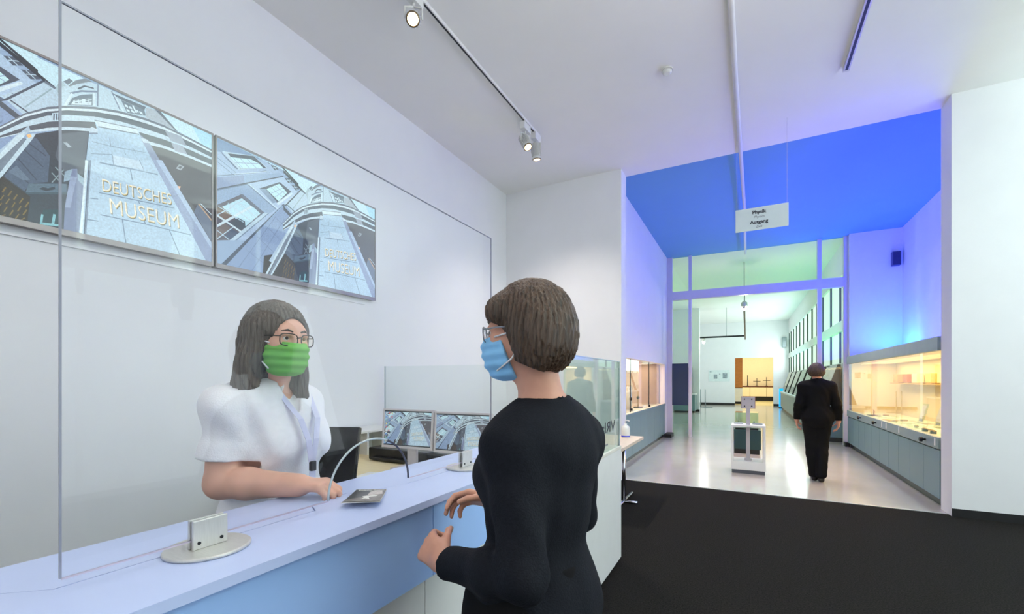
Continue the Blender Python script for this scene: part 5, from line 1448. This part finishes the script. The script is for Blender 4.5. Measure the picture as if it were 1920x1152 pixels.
def mask_mesh(C, hd, m, root, pleats=True, name='face_mask', side=0.036):
    """folded hygiene mask: shell bulging over nose, mouth and chin with horizontal pleats"""
    fd = unit(hd[0]); up = unit(hd[1]-fd*np.dot(hd[1], fd)); lt = np.cross(up, fd); A = np.array([lt, fd, up])
    P = lambda l, f, u: C+lt*l+fd*f+up*u
    F = Field(C-0.17, C+0.17, 0.0035)
    F.ell(P(0, 0.030, -0.052), (0.071, 0.075, 0.078), A, 0.02)
    F.ell(P(0, 0.070, -0.040), (0.040, 0.052, 0.050), A, 0.03)
    F.ell(P(0, 0.060, -0.085), (0.044, 0.045, 0.036), A, 0.03)
    if pleats:
        def pl(x, y, z):
            t = (x-C[0])*up[0]+(y-C[1])*up[1]+(z-C[2])*up[2]
            return 0.0022*np.sin(t*2*PI/0.026)
        F.wrinkle(pl)
    F.cut(P(0, side, 0), -unit(fd*1.0-up*0.25)); F.cut(P(0, 0.07, -0.012), unit(up*1.0+fd*0.10)); F.cut(P(0, 0, -0.124), -up)
    o = obj(name, F.mesh(), m, root, smooth=True)
    for s in (-1, 1):
        for (u0, u1) in ((-0.018, -0.002), (-0.10, -0.035)):
            obj('ear_loop', tubem([P(s*0.066, side+0.01, u0), P(s*0.073, 0.02, u0*0.6+u1*0.4), P(s*0.082, -0.012, u1)], 0.0022, 6), mat('elastic_white', (236, 236, 238), 0.6), root)
    return o

def glasses(P, root, m, rim=0.0016, wide=0.026, tall=0.018, drop=-0.006, fwdz=0.106):
    g = []
    for s in (-1, 1):
        pts = []
        for a in np.linspace(0, 2*PI, 29):
            ca, sa = math.cos(a), math.sin(a)
            l = s*0.034 + wide*math.copysign(abs(ca)**0.6, ca); u = drop + tall*math.copysign(abs(sa)**0.6, sa)
            pts.append(P(l, fwdz-abs(l)*0.22, u))
        bm = bmesh.new(); tube(bm, pts, rim, 6); g.append(('rim', bm))
        g.append(('temple', tubem([P(s*0.060, fwdz-0.016, drop+0.010), P(s*0.072, 0.055, drop+0.010), P(s*0.080, -0.005, drop+0.006), P(s*0.078, -0.02, drop-0.012)], rim*1.15, 6)))
        bm = bmesh.new(); V = [bm.verts.new(Vector(p)) for p in pts[:-1]]; bm.faces.new(V); g.append(('lens', bm))
    g.append(('bridge', tubem([P(-0.010, fwdz-0.002, drop+0.006), P(0, fwdz+0.004, drop+0.009), P(0.010, fwdz-0.002, drop+0.006)], rim, 6)))
    gr = None
    for n, bm in g:
        if n == 'bridge': gr = obj('eyeglasses', bm, m, root)
    for n, bm in g:
        if n != 'bridge': obj(n, bm, M_GLASS if n == 'lens' else m, gr)

DARKCLOTH = mat('navy_black_knit', (22, 25, 32), 0.85, vary=0.2, scale=160, bump=0.25, bscale=260, spec=0.2)
BLACKCLOTH = mat('black_suit_cloth', (14, 14, 16), 0.85, vary=0.2, scale=120, spec=0.2)
WHITECLOTH = mat('white_shirt_cotton', (236, 235, 240), 0.8, vary=0.03, scale=60, bump=0.15, bscale=200, sss=0.05)
HAIRB = mat('brown_hair', (80, 62, 48), 0.40, vary=0.6, scale=26, stretch=(5, 5, 0.35), bump=0.6, bscale=40)
HAIRG = mat('ash_brown_hair', (92, 84, 76), 0.45, vary=0.4, scale=26, stretch=(5, 5, 0.35), bump=0.6, bscale=40)
SHOE = mat('black_leather', (14, 13, 14), 0.3)
IRIS = mat('dark_iris', (52, 44, 36), 0.15)
UPV = V3(0, 0, 1)

# ------------------------------------------------------------------ visitor in the dark top, at the counter
J = dict(head=V3(-0.485, 0.985, 1.585), neck=V3(-0.448, 1.008, 1.380), hip=V3(-0.472, 1.005, 0.93),
         shL=V3(-0.474, 0.895, 1.310), shR=V3(-0.410, 1.155, 1.300), elL=V3(-0.415, 0.822, 1.045), elR=V3(-0.440, 1.235, 1.065),
         wrL=V3(-0.662, 0.885, 1.005), wrR=V3(-0.680, 1.165, 1.085),
         hipL=V3(-0.497, 0.920, 0.90), hipR=V3(-0.447, 1.09, 0.90), knL=V3(-0.510, 0.905, 0.49), knR=V3(-0.450, 1.105, 0.49),
         anL=V3(-0.485, 0.900, 0.085), anR=V3(-0.43, 1.115, 0.085), toL=V3(-0.63, 0.93, 0.03), toR=V3(-0.575, 1.16, 0.03))
hd = (V3(-0.985, -0.16, -0.08), UPV)
hands = [((J['wrL'], V3(-0.85, 0.25, 0.25), V3(0.25, 0.75, -0.45), [0.95, 1.0, 1.0, 1.0], V3(0, 0.1, 1)), dict(tcurl=0.5)),
         ((J['wrR'], V3(-0.9, -0.3, 0.15), V3(0.1, -0.6, -0.7), [0.55, 0.6, 0.65, 0.7], V3(-0.3, -0.3, 1)), dict(tcurl=0.3))]
root, P, A, fr = person('person', 'person in dark navy top with brown bob and blue mask, back turned', J, hd, SKIN, 0.0045, hands)
keys = ['neck', 'hip', 'shL', 'shR', 'elL', 'elR', 'wrL', 'wrR']
lo, hi = bounds(J, keys, 0.2); F = Field(lo, hi, 0.005)
F_torso(F, J, 0.012, 1.25)
for s in 'LR': F_arm(F, J, s, 0.011)
F.ell(J['hip']-V3(0, 0, 0.03), (0.175, 0.135, 0.16), np.array([unit(J['hipL']-J['hipR']), unit(V3(-0.957, 0.29, 0)), UPV]), 0.06)
F.wrinkle(folds(0.0032, 34))
u = unit(J['head']-J['neck'])
F.capsub(J['neck']+V3(-0.006, -0.002, 0.034), J['neck']+V3(-0.035, -0.015, 0.20), 0.066, 0.090)
for s in 'LR':
    d = unit(J['wr'+s]-J['el'+s])
    sl, g = F.window(J['wr'+s]-0.12, J['wr'+s]+0.12)
    dd = (g[0]-J['wr'+s][0]+d[0]*0.012)*d[0]+(g[1]-J['wr'+s][1]+d[1]*0.012)*d[1]+(g[2]-J['wr'+s][2]+d[2]*0.012)*d[2]
    near = np.sqrt((g[0]-J['wr'+s][0])**2+(g[1]-J['wr'+s][1])**2+(g[2]-J['wr'+s][2])**2) < 0.115
    F.f[sl] = np.where(near, np.maximum(F.f[sl], dd.astype(np.float32)), F.f[sl])
F.cut((0, 0, 0.80), (0, 0, -1))
obj('knit_top', F.mesh(), DARKCLOTH, root, smooth=True)
trousers(J, root, BLACKCLOTH)
for s in 'LR': shoe(J, s, root, SHOE)
# chin-length bob
lt, fd, up = fr
F = Field(J['head']-0.2, J['head']+0.2, 0.004)
F.ell(P(0, -0.016, 0.026), (0.086, 0.104, 0.098), A, 0.03)
F.ell(P(0, -0.052, -0.035), (0.090, 0.070, 0.080), A, 0.05)
for s in (-1, 1):
    F.ell(P(s*0.068, -0.030, -0.040), (0.024, 0.050, 0.078), A, 0.03)
    F.ell(P(s*0.040, 0.056, 0.046), (0.042, 0.028, 0.034), A, 0.03)
def strands(x, y, z):
    l = (x-J['head'][0])*lt[0]+(y-J['head'][1])*lt[1]; f_ = (x-J['head'][0])*fd[0]+(y-J['head'][1])*fd[1]
    a = np.arctan2(l, f_+0.02)
    return 0.0022*np.sin(a*46+3*np.sin(z*30))+0.0016*np.sin(a*91+z*40)
F.wrinkle(strands)
F.ell(P(0, 0.098, -0.068), (0.200, 0.088, 0.098), A, 0, sub=True)
F.ell(P(0, 0.020, -0.135), (0.062, 0.090, 0.070), A, 0, sub=True)
F.cut(P(0, -0.05, -0.112), -unit(up*1.0-fd*0.5))
obj('hair', F.mesh(), HAIRB, root, smooth=True)
mask_mesh(J['head'], hd, mat('light_blue_mask', (142, 204, 250), 0.7, vary=0.06, scale=30), root, side=0.052)
eyes_and_brows(root, P, HAIRB, IRIS)
glasses(P, root, mat('grey_frame', (150, 156, 166), 0.3, metal=0.3), 0.0018)

# ------------------------------------------------------------------ clerk in the white shirt, behind the counter
J = dict(head=V3(-1.375, 0.925, 1.598), neck=V3(-1.440, 0.965, 1.435), hip=V3(-1.49, 0.985, 0.92),
         shL=V3(-1.500, 1.085, 1.365), shR=V3(-1.438, 0.805, 1.370), elL=V3(-1.670, 1.12, 1.115), elR=V3(-1.447, 0.785, 1.137),
         wrL=V3(-1.600, 1.120, 0.88), wrR=V3(-1.208, 0.872, 1.138),
         hipL=V3(-1.50, 1.075, 0.89), hipR=V3(-1.485, 0.895, 0.89), knL=V3(-1.48, 1.09, 0.48), knR=V3(-1.465, 0.88, 0.48),
         anL=V3(-1.51, 1.10, 0.085), anR=V3(-1.50, 0.87, 0.085), toL=V3(-1.36, 1.12, 0.03), toR=V3(-1.35, 0.86, 0.03))
J['fat'] = (0.007,)
hd = (V3(1.0, 0.02, -0.06), UPV)
hands = [((J['wrR'], V3(0.80, 0.42, 0.02), V3(0.15, 0.25, -1.0), [0.75, 0.8, 0.85, 0.9], V3(-0.3, 0.9, 0.0)), dict(tcurl=0.35)),
         ((J['wrL'], V3(0.1, -0.1, -1.0), V3(0.2, -1, 0), [0.3, 0.3, 0.35, 0.4], V3(1, 0.2, 0)), dict(tcurl=0.3))]
root, P, A, fr = person('person', 'person in white short-sleeved shirt and green mask behind counter', J, hd, SKIN2, 0.0045, hands)
lo, hi = bounds(J, keys, 0.2); F = Field(lo, hi, 0.005)
F_torso(F, J, 0.026, 0.95)
for s in 'LR':
    a, b = J['sh'+s], J['el'+s]
    F.cap(a, a+(b-a)*0.60, 0.066, 0.066, 0.03)
    F.cap(a+(b-a)*0.55, a+(b-a)*0.66, 0.071, 0.071, 0.008)
F.ell(J['hip']+V3(0.01, 0, 0.02), (0.18, 0.20, 0.18), None, 0.06)
F.wrinkle(folds(0.008, 24))
for s in 'LR':
    a, b = J['sh'+s], J['el'+s]; d = unit(b-a); c = a+(b-a)*0.69
    sl, g = F.window(c-0.13, c+0.13)
    dd = (g[0]-c[0])*d[0]+(g[1]-c[1])*d[1]+(g[2]-c[2])*d[2]
    lat = (g[1]-J['hip'][1])*(-1 if s == 'R' else 1) + 0*g[0] + 0*g[2]
    near = (np.sqrt((g[0]-c[0])**2+(g[1]-c[1])**2+(g[2]-c[2])**2) < 0.11) & ((lat > 0.12) if s == 'R' else (g[0]+0*g[1]+0*g[2] < -1.56))
    F.f[sl] = np.where(near, np.maximum(F.f[sl], dd.astype(np.float32)), F.f[sl])
F.capsub(J['neck']+V3(0.012, -0.005, 0.018), J['neck']+V3(0.06, -0.03, 0.20), 0.060, 0.085)
F.capsub(J['neck']+V3(0.105, -0.005, -0.075), J['neck']+V3(0.075, -0.005, 0.06), 0.012, 0.058)
F.cut((0, 0, 0.80), (0, 0, -1))
sh_ = obj('shirt', F.mesh(), WHITECLOTH, root, smooth=True)
# collar wings and lanyard with badge clip
nk = J['neck']
for s in (-1, 1):
    bm = bmesh.new()
    a0 = nk+V3(-0.03, s*0.066, 0.052); a1 = nk+V3(0.066, s*0.020, 0.010); a2 = nk+V3(0.088, s*0.058, -0.045); a3 = nk+V3(0.0, s*0.088, 0.012)
    top = [bm.verts.new(Vector(p)) for p in (a0, a1, a2, a3)]; bot = [bm.verts.new(Vector(p-V3(0.003, s*0.003, 0.006))) for p in (a0, a1, a2, a3)]
    bm.faces.new(top); bm.faces.new(bot[::-1])
    for i in range(4): bm.faces.new((top[i], top[(i+1) % 4], bot[(i+1) % 4], bot[i]))
    obj('collar', bm, WHITECLOTH, sh_)
lan = thing('lanyard', 'pale lilac lanyard with dark clip round the clerk\'s neck', 'lanyard', (-1.30, 0.985, 1.12))
LIL = mat('lilac_ribbon', (206, 208, 236), 0.6)
def ribbon(pts, w, m, nm, par):
    bm = bmesh.new(); rows = []
    for i, p in enumerate(pts):
        p = Vector(p); wv = Vector((0.25, 0.97, 0)).normalized()*w*0.5
        rows.append([bm.verts.new(p-wv), bm.verts.new(p+wv), bm.verts.new(p+wv+Vector((0.002, 0, 0))), bm.verts.new(p-wv+Vector((0.002, 0, 0)))])
    for a, b in zip(rows, rows[1:]):
        for k in range(4): bm.faces.new((a[k], a[(k+1) % 4], b[(k+1) % 4], b[k]))
    bm.faces.new(rows[0][::-1]); bm.faces.new(rows[-1])
    return obj(nm, bm, m, par)
ribbon([(-1.395, 0.905, 1.462), (-1.352, 0.925, 1.40), (-1.298, 0.950, 1.33), (-1.278, 0.965, 1.26), (-1.281, 0.978, 1.185)], 0.018, LIL, 'ribbon', lan)
ribbon([(-1.405, 1.030, 1.462), (-1.362, 1.032, 1.40), (-1.305, 1.02, 1.33), (-1.283, 0.998, 1.26), (-1.283, 0.984, 1.185)], 0.018, LIL, 'ribbon', lan)
obj('clip', box(-1.287, -1.272, 0.972, 0.992, 1.155, 1.188, 0.003), M_DARKMETAL, lan)
ribbon([(-1.282, 0.982, 1.156), (-1.283, 0.984, 1.11)], 0.02, LIL, 'tag_strip', lan)
obj('key', box(-1.285, -1.280, 0.972, 0.996, 1.075, 1.11, 0.002), M_DARKMETAL, lan)
trousers(J, root, BLACKCLOTH)
for s in 'LR': shoe(J, s, root, SHOE)
lt, fd, up = fr
F = Field(J['head']-V3(0.22, 0.22, 0.28), J['head']+V3(0.22, 0.22, 0.2), 0.004)
F.ell(P(0, -0.022, 0.030), (0.090, 0.108, 0.096), A, 0.03)
F.ell(P(0, -0.060, -0.060), (0.094, 0.070, 0.110), A, 0.05)
for s in (-1, 1):
    F.cap(P(s*0.074, 0.000, 0.03), P(s*0.090, -0.012, -0.150), 0.030, 0.030, 0.03)
F.cap(P(0.06, 0.01, -0.13), P(0.075, 0.03, -0.19), 0.036, 0.022, 0.03)
F.cap(P(-0.085, -0.02, -0.08), P(-0.10, -0.03, -0.165), 0.036, 0.028, 0.03)
hc = J['head']
def strands2(x, y, z):
    l = (x-hc[0])*lt[0]+(y-hc[1])*lt[1]; f_ = (x-hc[0])*fd[0]+(y-hc[1])*fd[1]
    a = np.arctan2(l, f_+0.02)
    return 0.0022*np.sin(a*46+3*np.sin(z*26))+0.0016*np.sin(a*91+z*30)
F.wrinkle(strands2)
F.ell(P(0, 0.100, -0.030), (0.068, 0.085, 0.100), A, 0, sub=True)
F.ell(P(0, 0.090, -0.130), (0.062, 0.100, 0.090), A, 0, sub=True)
obj('hair', F.mesh(), HAIRG, root, smooth=True)
mask_mesh(J['head'], hd, mat('green_mask', (112, 184, 84), 0.8, vary=0.06, scale=30), root, side=0.040)
eyes_and_brows(root, P, HAIRG, IRIS)
glasses(P, root, mat('dark_frame', (34, 34, 30), 0.3), 0.0017, 0.027, 0.019)

# ------------------------------------------------------------------ person walking away in the hall
wx, wy = 0.90, 7.72
def W(x, y, z): return V3(wx+x, wy+y, z)
J = dict(head=W(-0.005, 0.03, 1.580), neck=W(0, 0.0, 1.42), hip=W(0.005, 0.0, 0.93),
         shL=W(-0.165, 0.0, 1.36), shR=W(0.165, 0.0, 1.36), elL=W(-0.222, -0.02, 1.09), elR=W(0.232, -0.03, 1.09),
         wrL=W(-0.238, 0.08, 0.86), wrR=W(0.262, 0.05, 0.86),
         hipL=W(-0.085, 0, 0.89), hipR=W(0.085, 0, 0.89), knL=W(-0.060, 0.06, 0.49), knR=W(0.062, 0.0, 0.48),
         anL=W(-0.035, -0.05, 0.085), anR=W(0.035, -0.14, 0.11), toL=W(-0.045, 0.11, 0.03), toR=W(0.04, 0.0, 0.03))
hd = (V3(0.03, 1.0, -0.08), UPV)
hands = [((J['wrL'], V3(0, 0.2, -1), V3(1, 0, 0), [0.4, 0.4, 0.45, 0.5], V3(0, 1, 0)), {}),
         ((J['wrR'], V3(0, 0.15, -1), V3(-1, 0, 0), [0.4, 0.4, 0.45, 0.5], V3(0, 1, 0)), {})]
root, P, A, fr = person('person', 'person in black suit walking away through the hall', J, hd, SKIN, 0.006, hands)
lo, hi = bounds(J, keys, 0.2); F = Field(lo, hi, 0.007)
F_torso(F, J, 0.022)
for s in 'LR': F_arm(F, J, s, 0.018)
F.ell(J['hip']-V3(0, 0, 0.02), (0.20, 0.155, 0.17), None, 0.06)
F.wrinkle(folds(0.004, 30))
F.capsub(J['neck']+V3(0, 0.01, 0.05), J['neck']+V3(0, 0.03, 0.2), 0.058, 0.08)
for s in 'LR':
    sl, g = F.window(J['wr'+s]-0.1, J['wr'+s]+0.1)
    F.f[sl] = np.maximum(F.f[sl], (J['wr'+s][2]+0.01 - g[2] + 0*g[0] + 0*g[1]).astype(np.float32)) if True else 0
F.cut((0, 0, 0.76), (0, 0, -1))
obj('jacket', F.mesh(), BLACKCLOTH, root, smooth=True)
trousers(J, root, BLACKCLOTH, 0.014)
for s in 'LR': shoe(J, s, root, SHOE)
lt, fd, up = fr
F = Field(J['head']-0.2, J['head']+0.2, 0.005)
F.ell(P(0, -0.022, 0.028), (0.092, 0.108, 0.096), A, 0.03)
F.ell(P(0, -0.050, -0.020), (0.104, 0.080, 0.075), A, 0.05)
hc = J['head']; F.wrinkle(strands2)
F.ell(P(0, 0.105, -0.040), (0.078, 0.085, 0.095), A, 0, sub=True)
F.cut(P(0, -0.06, -0.080), -up)
obj('hair', F.mesh(), HAIRB, root, smooth=True)
eyes_and_brows(root, P, HAIRB, IRIS)
